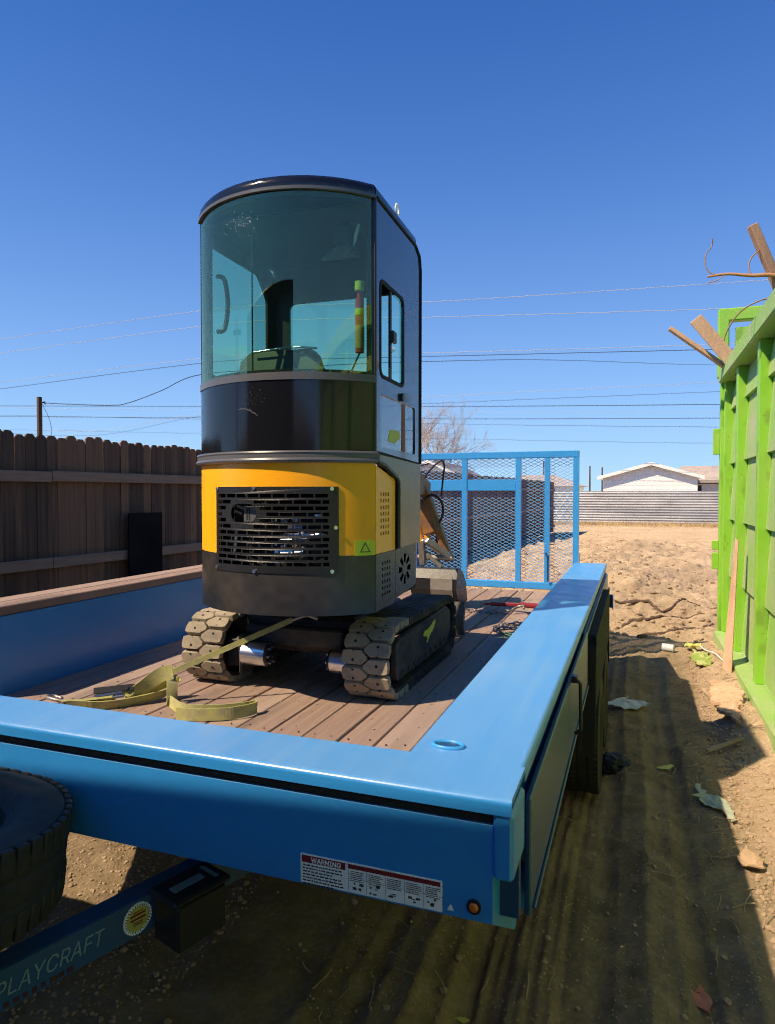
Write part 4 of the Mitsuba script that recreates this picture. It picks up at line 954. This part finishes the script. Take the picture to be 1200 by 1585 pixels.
lb = solo('dark_board', b, 'mat_dark_board', 'black board standing upright against the wooden fence', 'board')

# ------------------------------------------------------------------ green roll-off container on the right
dc = thing('roll_off_container', 'bright lime green roll-off waste container with upright ribs along its side', 'container')
YE, YN = 7.30, -1.30
part(dc, 'base_rail', box(0.735, 0.90, YN, YE - 0.05, 0.015, 0.15, 0.008), 'mat_green_dusty')
part(dc, 'top_rail', box(0.752, 0.90, YN, YE, 2.545, 2.685, 0.012), 'mat_green_dusty', label='dusty top rail')
lv = [(0.15, 0.17), (0.17, 0.69), (0.69, 1.23), (1.23, 1.76), (1.76, 2.28), (2.28, 2.545)]
for z0, z1 in lv:
    part(dc, 'wall_panel', prism([(0.888, z0), (0.852, z0 + 0.004), (0.884, z1), (0.92, z1), (0.92, z0)], 'y', YN, YE - 0.02), 'mat_green_dusty')
for k in range(9):
    yn = 7.39 - 1.05 * k
    if k == 0: yn = 7.20
    a = box(0.80, 0.882, yn, yn + 0.10, 0.15, 2.545, 0.005)
    part(dc, 'rib', a, 'mat_green', label=None)
part(dc, 'end_wall', box(0.884, 2.9, YE - 0.06, YE - 0.02, 0.1, 2.6), 'mat_green')
part(dc, 'far_wall', cat([box(2.9, 2.95, YN, YE, 0.1, 2.65), box(0.9, 2.9, YN, YN + 0.04, 0.1, 2.65), box(0.9, 2.9, YN, YE - 0.1, 0.12, 0.2)]), 'mat_green')
part(dc, 'end_post', box(0.775, 0.86, YE + 0.0, YE + 0.09, 0.12, 2.60, 0.006), 'mat_green')
part(dc, 'head_frame', cat([box(0.745, 0.84, YE - 0.02, YE + 0.09, 2.60, 3.24, 0.01), box(0.745, 2.9, YE - 0.02, YE + 0.09, 3.14, 3.26, 0.01), box(0.90, 1.02, YE + 0.02, YE + 0.07, 2.69, 3.08)]), 'mat_green')
for z0, z1 in ((1.86, 2.11), (0.93, 1.02), (0.74, 0.90)):
    part(dc, 'hinge_lug', cat([box(0.715, 0.775, YE + 0.02, YE + 0.06, z0, z1, 0.004)]), 'mat_green')
# rubbish sticking out of the container
solo('scrap_plank', beam((0.29, 6.9, 3.025), (0.80, 6.95, 2.62), 0.075, 0.035, 0.004), 'mat_raw_wood', 'thin split plank sticking out over the far end of the green container', 'plank')
solo('scrap_plank', beam((0.50, 6.75, 3.06), (0.93, 6.8, 2.50), 0.115, 0.04, 0.004, (0.2, 1, 0)), 'mat_raw_wood', 'wide light brown plank sticking up beside the thin one from the container', 'plank')
solo('scrap_post', beam((0.700, 5.0, 3.225), (1.02, 5.1, 2.45), 0.055, 0.055, 0.006), 'mat_old_wood', 'dark wooden post leaning out high over the container rim', 'post')
pts = catmull([(0.44, 5.0, 2.92), (0.56, 5.0, 2.925), (0.70, 5.0, 2.90), (0.84, 5.0, 2.885), (1.2, 5.05, 2.80)], 6)
bk_ = thing('dry_branch', 'long bare orange brown branch reaching out of the container towards the sky', 'branch')
part(bk_, 'limb', tube(pts, np.linspace(0.007, 0.016, len(pts)), 6), 'mat_branch', True)
part(bk_, 'twig', cat([tube(catmull([(0.50, 5.0, 2.925), (0.455, 5.0, 2.945), (0.43, 5.0, 2.99), (0.43, 5.0, 3.07), (0.465, 5.02, 3.12), (0.468, 5.0, 3.17)], 5), 0.0035, 4), tube(catmull([(0.70, 5.0, 2.90), (0.685, 5.0, 2.97), (0.71, 5.0, 3.03), (0.78, 5.0, 3.08)], 5), 0.004, 4), tube([(0.54, 5.0, 2.92), (0.50, 4.98, 2.885), (0.44, 4.98, 2.872)], 0.003, 4)]), 'mat_branch', True)
solo('loose_cable', tube(catmull([(0.745, 6.9, 2.80), (0.76, 6.9, 2.92), (0.83, 6.9, 3.06), (0.93, 6.9, 3.16), (1.10, 6.9, 3.22), (1.25, 6.9, 3.16)], 8), 0.007, 5), 'mat_old_wood', 'thin brown cable curving above the far end of the green container', 'cable', True)
lean = hull([(0.640, 5.80, 0.02), (0.700, 5.72, 0.02), (0.655, 5.87, 0.02), (0.715, 5.79, 0.02), (0.765, 6.10, 1.12), (0.785, 6.08, 1.10), (0.770, 6.13, 1.12), (0.792, 6.11, 1.10)])
solo('leaning_plank', lean, 'mat_raw_wood', 'long pale plank leaning upright against the green container', 'plank')

# ------------------------------------------------------------------ things lying on the dirt
def gz(x, y): return float(ground_h(np.array([x]), np.array([y]))[0])
def crumple(poly, z, th, amp, seed, tilt=(0, 0)):
    P_ = sg.Polygon(poly); L_ = P_.exterior.length; rr_ = np.random.default_rng(seed)
    n_e = max(14, int(L_ / 0.022)); a_ = min(0.012, L_ * 0.014)
    P_ = sg.Polygon([(q.x + rr_.normal(0, a_), q.y + rr_.normal(0, a_)) for q in (P_.exterior.interpolate(t, True) for t in np.linspace(0, 1, n_e, endpoint=False))]).buffer(0)
    P_ = max(P_.geoms, key=lambda g: g.area) if hasattr(P_, 'geoms') else P_
    m = trimesh.creation.extrude_polygon(P_, th, engine='earcut')
    v, f = trimesh.remesh.subdivide_to_size(m.vertices, m.faces, 0.022)
    v = v.copy()
    c = v.mean(0)
    v[:, 2] += 1.5 * amp * (meshkit.fbm(np.c_[v[:, 0] * 18, v[:, 1] * 18, 0 * v[:, 0]], 3, seed) - 0.3) + tilt[0] * (v[:, 0] - c[0]) + tilt[1] * (v[:, 1] - c[1])
    v[:, 2] += z
    return trimesh.Trimesh(v, f, process=False)
solo('paper_sheet', crumple([(-0.20, 4.86), (-0.06, 5.04), (0.12, 4.98), (-0.02, 4.77)], gz(-0.05, 4.9) + 0.008, 0.003, 0.02, 1), 'mat_paper', 'flat pale grey sheet lying in the shade beside the trailer', 'paper')
solo('crushed_carton', crumple([(0.44, 6.20), (0.50, 6.48), (0.62, 6.42), (0.60, 6.02), (0.50, 6.05)], gz(0.53, 6.2) + 0.03, 0.01, 0.05, 2), 'mat_carton', 'crushed green carton at the foot of the leaning plank', 'carton')
solo('crushed_carton', crumple([(0.44, 6.68), (0.48, 6.86), (0.58, 6.80), (0.60, 6.66), (0.52, 6.62)], gz(0.53, 6.7) + 0.03, 0.01, 0.05, 3), 'mat_leaf', 'yellow green wrapper lying behind the green carton', 'wrapper')
solo('food_tin', place(trimesh.creation.cylinder(0.035, 0.10, sections=18), frame([0.30, 6.66, gz(0.3, 6.66) + 0.035], [0, 0, 1], [0.3, 0.95, 0], [0.95, -0.3, 0])), 'mat_paper', 'small bluish tin lying in the shade near the far end of the trailer', 'can', 30)
solo('white_string', tube(catmull([(0.56, 6.62, gz(.56, 6.62) + 0.06), (0.59, 6.45, gz(.59, 6.45) + 0.045), (0.64, 6.25, gz(.64, 6.25) + 0.03), (0.68, 6.05, gz(.68, 6.05) + 0.02)], 6), 0.005, 5), 'mat_white', 'thin white string on the dirt by the leaning plank', 'string', True)
bagm = trimesh.creation.icosphere(4, 1.0)
vv = bagm.vertices
bagm.vertices = vv * (0.75 + 0.7 * (meshkit.fbm(vv * 2.6 + 3, 3, 5)[:, None] - 0.25)) * [0.095, 0.13, 0.045]
bagm.apply_translation((-0.10, 3.93, gz(-0.10, 3.93) + 0.02))
solo('plastic_bag', bagm, 'mat_bag', 'crumpled black plastic bag lying on the wheel track', 'bag', 30)
solo('foil_sheet', crumple([(0.30, 3.55), (0.31, 3.72), (0.44, 3.50), (0.44, 3.34)], gz(0.36, 3.5) + 0.010, 0.003, 0.02, 6), 'mat_foil', 'greenish grey sheet lying near the edge of the shade', 'sheet')
solo('brown_wrapper', crumple([(0.175, 2.21), (0.205, 2.26), (0.235, 2.20), (0.225, 2.15), (0.18, 2.165)], gz(0.2, 2.2) + 0.008, 0.003, 0.012, 7), 'mat_print_red', 'small reddish brown printed wrapper on the dark dirt at the bottom right', 'wrapper')
solo('fallen_leaf', crumple([(-0.482, 1.895), (-0.455, 1.905), (-0.435, 1.898), (-0.452, 1.882)], gz(-0.46, 1.89) + 0.006, 0.002, 0.008, 8), 'mat_leaf', 'pale yellow leaf on the dark dirt in front of the trailer', 'leaf')
solo('fallen_leaf', crumple([(0.13, 3.98), (0.17, 4.03), (0.22, 4.04), (0.19, 3.97)], gz(0.17, 4.0) + 0.012, 0.003, 0.015, 9), 'mat_leaf', 'yellowish leaf scrap between the black bag and the foil sheet', 'leaf')
for k, (pt, lab) in enumerate((([(-0.18, 7.35), (0.0, 7.62), (0.22, 7.74), (0.40, 7.95), (0.72, 8.02)], 'dark crooked strip standing in for a shadow streak on the sunlit sand, nearest the trailer'),
        ([(0.05, 7.15), (0.35, 7.42), (0.55, 7.52), (0.78, 7.80)], 'dark crooked strip standing in for a shadow streak on the sand nearest the container'), ([(-0.2, 8.1), (0.15, 8.22), (0.3, 8.12), (0.55, 8.45), (0.7, 8.42)], 'farthest dark crooked strip standing in for a shadow streak on the sunlit sand'))):
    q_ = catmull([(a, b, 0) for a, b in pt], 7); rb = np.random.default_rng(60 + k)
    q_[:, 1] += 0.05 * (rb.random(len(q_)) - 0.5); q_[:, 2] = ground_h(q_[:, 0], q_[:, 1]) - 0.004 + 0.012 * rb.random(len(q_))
    solo('shadow_streak', tube(q_, np.linspace(0.026, 0.010, len(q_)) * (0.6 + 0.8 * rb.random(len(q_))), 6), 'mat_pole', lab, 'branch', True)  # half-buried dark strips added in place of shadow streaks on the sand
bd = crumple([(0.53, 5.38), (0.63, 5.34), (0.70, 5.05), (0.64, 4.80), (0.60, 4.50), (0.52, 4.72), (0.50, 5.05)], gz(0.6, 5.0) + 0.035, 0.02, 0.02, 10, (0.15, 0.02))
solo('broken_board', bd, 'mat_raw_wood', 'broken sand coloured board lying on the heap beside the container', 'board')
solo('broken_board', beam((0.40, 4.22, gz(.4, 4.22) + 0.02), (0.60, 4.34, gz(.6, 4.34) + 0.03), 0.03, 0.014, 0.003), 'mat_twig', 'thin wooden slat lying across the edge of the shade', 'slat')
solo('broken_board', beam((0.50, 5.48, gz(.5, 5.48) + 0.03), (0.53, 5.02, gz(.53, 5.02) + 0.05), 0.05, 0.012, 0.002), 'mat_twig', 'narrow splintered strip beside the broken board', 'slat')
solo('carton_scrap', crumple([(0.40, 3.02), (0.44, 3.10), (0.50, 3.05), (0.49, 2.97), (0.43, 2.96)], gz(0.45, 3.02) + 0.02, 0.006, 0.03, 11), 'mat_carton_tan', 'brown paper scrap half in the sun near the right edge', 'paper scrap')
# loose clods and twigs
def scatter(n, fx, size, seed, flat=0.7):
    r = np.random.default_rng(seed); base = trimesh.creation.icosahedron(); V, Fs = [], []
    xy = fx(r, n); hz = ground_h(xy[:, 0], xy[:, 1])
    for i in range(n):
        s = size(r) ; v = base.vertices * (0.7 + 0.6 * r.random((12, 1))) * s * [1, 1, flat]
        a = r.uniform(0, 6.28); c_, s_ = math.cos(a), math.sin(a); v = v @ np.array([[c_, s_, 0], [-s_, c_, 0], [0, 0, 1]])
        V.append(v + [xy[i, 0], xy[i, 1], hz[i] + s * 0.25]); Fs.append(base.faces + 12 * i)
    return trimesh.Trimesh(np.vstack(V), np.vstack(Fs), process=False)
def fx1(r, n):
    a = np.c_[0.44 + np.abs(r.normal(0, 0.13, n)), r.uniform(2.4, 6.9, n)]
    b = np.c_[r.uniform(-2.6, 0.6, n // 2), r.uniform(1.2, 8.5, n // 2)]
    c = np.c_[r.uniform(-2.6, 0.75, n), 6.4 + r.exponential(3.5, n)]
    return np.vstack([a[: n // 2], b[: n // 4], c[: n - n // 2 - n // 4]])
def fx5(r, n): return np.c_[r.uniform(-2.6, 1.0, n), 7.0 + r.exponential(4.5, n)]
struct('loose_dirt', scatter(2600, fx5, lambda r: 0.008 + 0.030 * r.random() ** 4, 14), 'mat_clod', False, 'stuff')
struct('gravel', scatter(5200, fx1, lambda r: 0.003 + 0.011 * r.random() ** 3, 4), 'mat_clod', False, 'stuff')
def fx4(r, n): return np.c_[r.uniform(-2.4, -0.45, n), 2.05 + 3.2 * r.random(n)]
_gh = ground_h
ground_h = lambda x, y: np.full(len(x), ZD + 0.001)
struct('deck_dirt', scatter(1500, fx4, lambda r: 0.0012 + 0.0045 * r.random() ** 4, 16, 0.5), 'mat_clod', False, 'stuff')
ground_h = _gh
def fx3(r, n): return np.c_[r.uniform(-0.9, 0.75, n), 1.5 + 5.5 * r.random(n) ** 1.4]
struct('grit', scatter(9000, fx3, lambda r: 0.0015 + 0.0035 * r.random() ** 2, 6), 'mat_clod', False, 'stuff')
def fx2(r, n): return np.c_[r.uniform(-2.4, -1.3, n), r.uniform(1.3, 2.8, n)]
struct('dirt_clods', scatter(3400, fx2, lambda r: 0.0025 + 0.006 * r.random() ** 2.5, 5), 'mat_clod', False, 'stuff')
tw = []
r = np.random.default_rng(8)
for i in range(520):
    if i < 260: x, y = 0.28 + abs(r.normal(0, 0.2)), r.uniform(2.5, 6.4)
    elif i < 400: x, y = r.uniform(-1.0, 0.4), r.uniform(1.5, 4.5)
    else: x, y = r.uniform(-2.5, 0.8), r.uniform(6.8, 16)
    L = r.uniform(0.02, 0.11) * (1.5 if y > 7 else 1); a = r.uniform(0, 3.14) if x < 0.25 else r.normal(0.4, 0.7)
    z = gz(x, y); k = r.uniform(0.002, 0.02)
    p = np.array([x, y, z + 0.004]); q2 = p + [L * math.cos(a), L * math.sin(a), k]; m_ = (p + q2) / 2 + [r.uniform(-0.006, 0.006), r.uniform(-0.006, 0.006), 0.003]
    tw.append(tube([p, m_, q2], r.uniform(0.0009, 0.0024) * (1.6 if y > 7 else 1), 4, False))
struct('twig_litter', cat(tw), 'mat_twig', False, 'stuff')

# ------------------------------------------------------------------ back of the yard
WY = 34.6
cf = thing('corrugated_fence', 'low grey corrugated metal fence across the back of the yard', 'fence')
NX = 9
xs_ = np.linspace(-14.0, 14.0, NX + 1)
for i in range(NX):
    zz = np.linspace(0.06, 1.60, 90); prof = 0.020 * np.sin(zz * 2 * np.pi / 0.128)
    o = (i % 2) * 0.015
    pts = [(WY + o + a, z) for a, z in zip(prof, zz)] + [(WY + o + 0.006 + a, z) for a, z in zip(prof[::-1], zz[::-1])]
    part(cf, 'sheet', prism(pts, 'x', xs_[i], xs_[i + 1] + 0.02), 'mat_galv', 50)
wd = []
r = np.random.default_rng(9)
for i in range(6500):
    x, y = r.uniform(-9, 5), WY - 0.1 - abs(r.normal(0, 1.1)); h_ = r.uniform(0.06, 0.32) * math.exp(-(WY - y) * 0.5)
    z = 0.0 + gz(x, y) if i < 1 else 0.0
    a = r.uniform(0, 3.14); w_ = 0.012
    l = r.normal(0, 0.35 * h_, 2)
    wd.append([(x - w_ * math.cos(a), y - w_ * math.sin(a), -0.03), (x + w_ * math.cos(a), y + w_ * math.sin(a), -0.03), (x + l[0], y + l[1], h_ + 0.02)])
wd = np.array(wd)
gzv = ground_h(wd[:, 0, 0], wd[:, 0, 1]); wd[:, :, 2] += gzv[:, None]
struct('dry_weeds', trimesh.Trimesh(wd.reshape(-1, 3), np.arange(len(wd) * 3).reshape(-1, 3), process=False), 'mat_straw', False, 'stuff')
# houses behind
def gable_house(name, label, x0, x1, y0, y1, eave, apex, over, wall, roofm, xa=None, fascia=0.16, group=None, base=0.0):
    h = thing(name, label, 'house', group)
    xa = (x0 + x1) / 2 if xa is None else xa
    part(h, 'wall', prism([(x0, base), (x1, base), (x1, eave - 0.02), (xa, apex - 0.14), (x0, eave - 0.02)], 'y', y0, y1), wall)
    sl = (apex - eave) / (xa - x0); sr = (apex - eave) / (x1 - xa)
    L, Rr = x0 - over, x1 + over
    zl, zr_ = apex - sl * (xa - L), apex - sr * (Rr - xa)
    rf = part(h, 'roof', prism([(L, zl - 0.02), (xa, apex - 0.02), (Rr, zr_ - 0.02), (Rr, zr_ + 0.06), (xa, apex + 0.06), (L, zl + 0.06)], 'y', y0 - over, y1 + over), roofm)
    part(rf, 'fascia', prism([(L, zl - fascia + 0.04), (xa, apex - fascia + 0.04), (Rr, zr_ - fascia + 0.04), (Rr, zr_ + 0.07), (xa, apex + 0.07), (L, zl + 0.07)], 'y', y0 - over - 0.04, y0 - over), 'mat_white')
    part(rf, 'soffit', prism([(L, zl - 0.04), (xa, apex - 0.04), (Rr, zr_ - 0.04), (Rr, zr_ - 0.022), (xa, apex - 0.022), (L, zl - 0.022)], 'y', y0 - over, y0), 'mat_soffit')
    return h
hw = gable_house('white_house', 'white gabled house behind the corrugated fence', -1.76, 3.32, 42.0, 50.0, 2.50, 3.22, 0.33, 'mat_siding', 'mat_white', 0.86)
for z in np.arange(1.5, 3.0, 0.24):
    hwid = 5.08 if z < 2.4 else max(0.3, 5.08 * (3.05 - z) / 0.62)
    xm = 0.80
    part(hw, 'siding_course', box(xm - hwid / 2 + 0.01, xm + hwid / 2 - 0.01, 41.985, 42.0, z, z + 0.012), 'mat_white')
h2 = thing('tan_roofed_house', 'low house with a tan roof at the right behind the white house', 'house')
part(h2, 'wall', box(3.6, 14, 47.0, 54, 0, 2.1), 'mat_siding')
part(h2, 'roof', hull([(2.9, 46.3, 2.15), (15, 46.3, 2.15), (2.9, 54.5, 2.15), (15, 54.5, 2.15), (2.9, 50.4, 3.35), (15, 50.4, 3.35), (2.9, 46.3, 2.32), (15, 46.3, 2.32)]), 'mat_roof_tan')
part(h2, 'window', box(3.75, 3.95, 46.97, 47.0, 1.55, 2.0), 'mat_black_satin')
gable_house('white_house', 'white house with a dark roof gable behind the mesh gate', -16.5, -10.4, 43.0, 50.0, 2.55, 3.6, 0.6, 'mat_siding', 'mat_roof_dark', -12.6)
h3 = thing('grey_roofed_house', 'low white house with a grey shingle roof behind the right part of the mesh gate', 'house')
part(h3, 'wall', box(-7.4, -3.4, 44.0, 50, 0, 1.95), 'mat_siding')
part(h3, 'roof', hull([(-7.7, 43.6, 1.95), (-3.1, 43.6, 1.95), (-7.7, 50.4, 1.95), (-3.1, 50.4, 1.95), (-7.7, 47, 2.75), (-5.2, 47, 2.75)]), 'mat_roof_tan')
for k in range(6):
    r2 = np.random.default_rng(50 + k)
    x = -22 + 5.2 * k + r2.uniform(-1, 1); y = r2.uniform(60, 90)
    v = trimesh.creation.icosphere(3, 1.0); n3 = meshkit.fbm(v.vertices * 2.5 + k, 3, k)[:, None]
    v.vertices = v.vertices * (0.5 + n3) * [r2.uniform(1.2, 2.6), 1.2, r2.uniform(1.0, 1.7)]; v.apply_translation((x, y, 1.2))
    solo('distant_shrub', v, 'mat_pole', ('dark bushy shrub far off, leftmost of the far row', 'second dark shrub from the left in the far row', 'third dark shrub from the left in the far row', 'fourth dark shrub from the left in the far row', 'fifth dark shrub from the left in the far row', 'rightmost dark shrub in the far row')[k], 'shrub', False, 'shrubs far behind the houses')
hb = thing('added_house', 'added low brown house with a dark hipped roof, unseen behind the camera, blocking low sky', 'house')  # invented house behind the camera, put in to block low sky
part(hb, 'wall', box(-16, 4.0, -16.0, -8.5, 0, 2.6), 'mat_fence_rail')
part(hb, 'roof', hull([(-16.5, -16.5, 2.6), (4.5, -16.5, 2.6), (-16.5, -8.0, 2.6), (4.5, -8.0, 2.6), (-13.0, -12.2, 3.9), (1.0, -12.2, 3.9)]), 'mat_roof_dark')
for x in (-11.0, -6.0, 0.5):
    wb = part(hb, 'window', box(x - 0.6, x + 0.6, -8.5, -8.46, 1.0, 2.1), 'mat_white'); part(wb, 'pane', box(x - 0.53, x + 0.53, -8.46, -8.45, 1.07, 2.03), 'mat_black_gloss')
part(hb, 'door', box(-3.4, -2.5, -8.5, -8.46, 0.05, 2.1), 'mat_navy')
# bare tree behind the cab
tree = thing('bare_tree', 'bare winter tree rising behind the gate beside the cab', 'tree')
br_, tkn = [], []
r = np.random.default_rng(21)
def grow(p, d, L, rad, lev):
    q2 = p + d * L
    mid = (p + q2) / 2 + r.normal(0, 0.05 * L, 3)
    (tkn if lev < 1 else br_).append(tube([p, mid, q2], [rad, rad * 0.85, rad * 0.7], 5 if lev < 2 else 3, False))
    if lev >= 6: return
    for k in range(3 if lev < 4 else 3):
        nd = d + r.normal(0, 0.42, 3) + [0, 0, 0.10]; nd /= np.linalg.norm(nd)
        grow(q2 if k < 2 else mid, nd, L * r.uniform(0.64, 0.84), max(rad * 0.6, 0.009), lev + 1)
grow(np.array([-15.5, 52.0, 0.0]), np.array([0.0, 0, 1.0]), 2.9, 0.16, 0)
for k in range(3):
    a = k * 2.1; grow(np.array([-15.5, 52.0, 2.4]), np.array([0.5 * math.cos(a), 0.5 * math.sin(a), 0.8]), 1.9, 0.10, 1)
part(tree, 'trunk', cat(tkn), 'mat_bark', True)
part(tree, 'crown', cat(br_), 'mat_bark', True)
# utility poles and wires
def pole(x, y, h, r0, label, arm=None, adir=(1, 0, 0), group=None, tr_=False):
    k = thing('utility_pole', label, 'pole', group)
    part(k, 'shaft', tube([(x, y, -0.2), (x, y, h)], [r0, r0 * 0.75], 10), 'mat_pole', True)
    ad = np.array(adir, float); ad /= np.linalg.norm(ad)
    if arm:
        c_ = np.array([x, y, h - 0.35]); part(k, 'crossarm', beam(c_ - ad * arm / 2, c_ + ad * arm / 2, 0.12, 0.12), 'mat_pole')
        for t in (-0.45, -0.15, 0.15, 0.45): part(k, 'insulator', cyl(c_ + ad * arm * t + [0, 0, 0.06], c_ + ad * arm * t + [0, 0, 0.2], 0.03, 8), 'mat_trim_grey')
    if tr_:
        part(k, 'transformer', cyl((x + 0.32, y, h - 1.9), (x + 0.32, y, h - 1.15), 0.28, 16), 'mat_white', 30)
    return k
part(pole(-6.245, 5.8, 2.555, 0.036, 'short weathered pole rising behind the picket fence at the left'), 'hook', tube([(-6.20, 5.8, 2.49), (-6.17, 5.8, 2.50), (-6.16, 5.8, 2.47)], 0.008, 5), 'mat_wire')
pole(-8.2, 66.0, 4.6, 0.09, 'thin distant pole seen above the top of the mesh gate')
pole(-4.2, 70.0, 4.2, 0.10, 'distant pole just right of the mesh gate', None)
pole(-3.3, 76.0, 4.3, 0.10, 'second distant pole right of the mesh gate, nearest the white house', None)
pole(-41.0, 30.0, 12.2, 0.17, 'tall pole carrying the high wires beyond the left edge', 2.4, (0, 1, 0))
pole(9.0, 30.0, 11.5, 0.17, 'tall pole carrying the high wires beyond the right edge', 2.4, (0, 1, 0))
pole(9.5, 40.0, 7.6, 0.15, 'pole carrying the low wires beyond the right edge', 2.0, (0, 1, 0))
pole(-54.0, 40.0, 9.5, 0.15, 'pole carrying the low wires beyond the left edge', 2.0, (0, 1, 0))
pole(-13.8, -6.2, 5.9, 0.21, 'utility pole behind the photographer, mirrored in the rear window', 2.6, (0.6, -0.8, 0), None, True)
def wire(pts, r_, m, label):
    solo('overhead_wire', tube(catmull(pts, 8), r_ * 0.75, 4, False), m, label, 'wire', True)
Y1 = 30.0
wire([(-41.0, Y1, 10.40), (-21.57, Y1, 10.96), (-15.3, Y1, 10.70), (-8.9, Y1, 10.24), (2.16, Y1, 9.85), (9.0, Y1, 9.66)], 0.016, 'mat_wire_bright', 'highest pale overhead wire crossing the sky')
wire([(-41.0, Y1, 9.58), (-21.57, Y1, 10.16), (-15.3, Y1, 9.99), (-8.9, Y1, 9.54), (3.11, Y1, 8.81), (9.0, Y1, 8.50)], 0.016, 'mat_wire_bright', 'second pale overhead wire from the top')
wire([(-41.0, Y1, 7.85), (-21.6, Y1, 8.49), (-15.3, Y1, 8.28), (-8.9, Y1, 7.92), (1.6, Y1, 7.47), (9.0, Y1, 7.25)], 0.014, 'mat_wire_bright', 'third pale overhead wire from the top')
wire([(-41.0, Y1, 7.40), (-21.6, Y1, 8.25), (-15.3, Y1, 8.06), (-8.9, Y1, 7.76), (3.02, Y1, 7.22), (9.0, Y1, 6.98)], 0.017, 'mat_wire', 'dark overhead wire just under the third pale one')
Y2 = 40.0
for a, b, c, r_, m, l in ((-13, 6.86, 6.21, 0.022, 'mat_wire', 'topmost of the low dark wires right of the cab'), (-13, 6.54, 5.80, 0.010, 'mat_wire_bright', 'thin pale wire just below the topmost low wire'), (-13, 6.10, 5.49, 0.020, 'mat_wire', 'second dark wire of the low wires right of the cab'),
                          (-13, 5.82, 5.01, 0.012, 'mat_wire', 'thin slanting wire below the second dark low wire'), (-4.7, 4.53, 4.16, 0.009, 'mat_wire', 'lowest thin wire above the white house')):
    k = (c - b) / (4.21 - a)
    wire([(-54.0, Y2, b + k * (-54.0 - a) + 0.3), (a, Y2, b), (4.21, Y2, c), (9.5, Y2, c + k * 5.29)], r_, m, l)
YP = 5.8
wire([(-6.21, YP, 2.49), (-5.88, YP, 2.462), (-5.26, YP, 2.42), (-5.01, YP, 2.436), (-4.60, YP, 2.54), (-4.18, YP, 2.67), (-3.85, 6.35, 2.80), (-3.4, 7.2, 2.97), (-2.58, 8.73, 3.24), (-1.2, 11.2, 3.62), (1.71, 16.6, 4.31), (5.0, 23.0, 5.3), (9.0, 30.0, 6.3)], 0.0052, 'mat_wire', 'black service cable sagging from the short pole at the left')
wire([(-6.21, YP, 2.49), (-6.09, YP, 2.27), (-6.07, YP, 2.05)], 0.0045, 'mat_wire', 'short black drop cable beside the short pole')
wire([(-30.0, 28.0, 4.9), (-26.0, 28, 4.75), (-18.0, 28, 5.5), (-8.0, 28.5, 5.7), (9.0, 30.0, 5.9)], 0.010, 'mat_wire_bright', 'thin pale wire low over the picket fence')
wire([(-41.0, 30.0, 5.6), (-27.0, 28, 4.5), (-19.0, 28, 5.3), (-8.0, 28.5, 5.4), (9.0, 30.0, 5.5)], 0.009, 'mat_wire', 'thin dark wire low over the picket fence')

# ------------------------------------------------------------------ added box truck, unseen behind the camera, placed to shade the trailer front
bt = thing('shade_truck', 'added dark box truck, unseen behind the camera, to shade the trailer front', 'truck')
TRK = rotz(2.2, (-1.6, -0.25, 0))
def tk(m): m = m.copy(); m.apply_transform(TRK); return m
part(bt, 'cargo_box', tk(box(-3.85, -1.00, -5.4, -0.27, 0.55, 3.06, 0.01)), 'mat_truck')
part(bt, 'frame', tk(box(-2.7, -1.7, -7.3, -0.3, 0.62, 0.85)), 'mat_black_satin')
part(bt, 'bumper', tk(box(-3.25, -1.15, -0.42, -0.30, 0.48, 0.62, 0.02)), 'mat_black_satin')
part(bt, 'cab', tk(hull([(-3.2, -7.6, 0.5), (-1.2, -7.6, 0.5), (-3.2, -5.55, 0.5), (-1.2, -5.55, 0.5), (-3.2, -5.55, 2.15), (-1.2, -5.55, 2.15), (-3.2, -6.4, 2.15), (-1.2, -6.4, 2.15), (-3.2, -7.2, 1.3), (-1.2, -7.2, 1.3), (-3.2, -7.6, 1.15), (-1.2, -7.6, 1.15)])), 'mat_truck')
for yy in (-1.6, -6.6):
    for xx in (-3.12, -1.28):
        part(bt, 'wheel', tk(place(tyre_mesh(0.38, 0.24, 0.22), trimesh.transformations.translation_matrix((xx, yy, 0.38)) @ AX)), 'mat_tyre', 40)
scene = {k: v for k, v in scene.items() if v is not None}
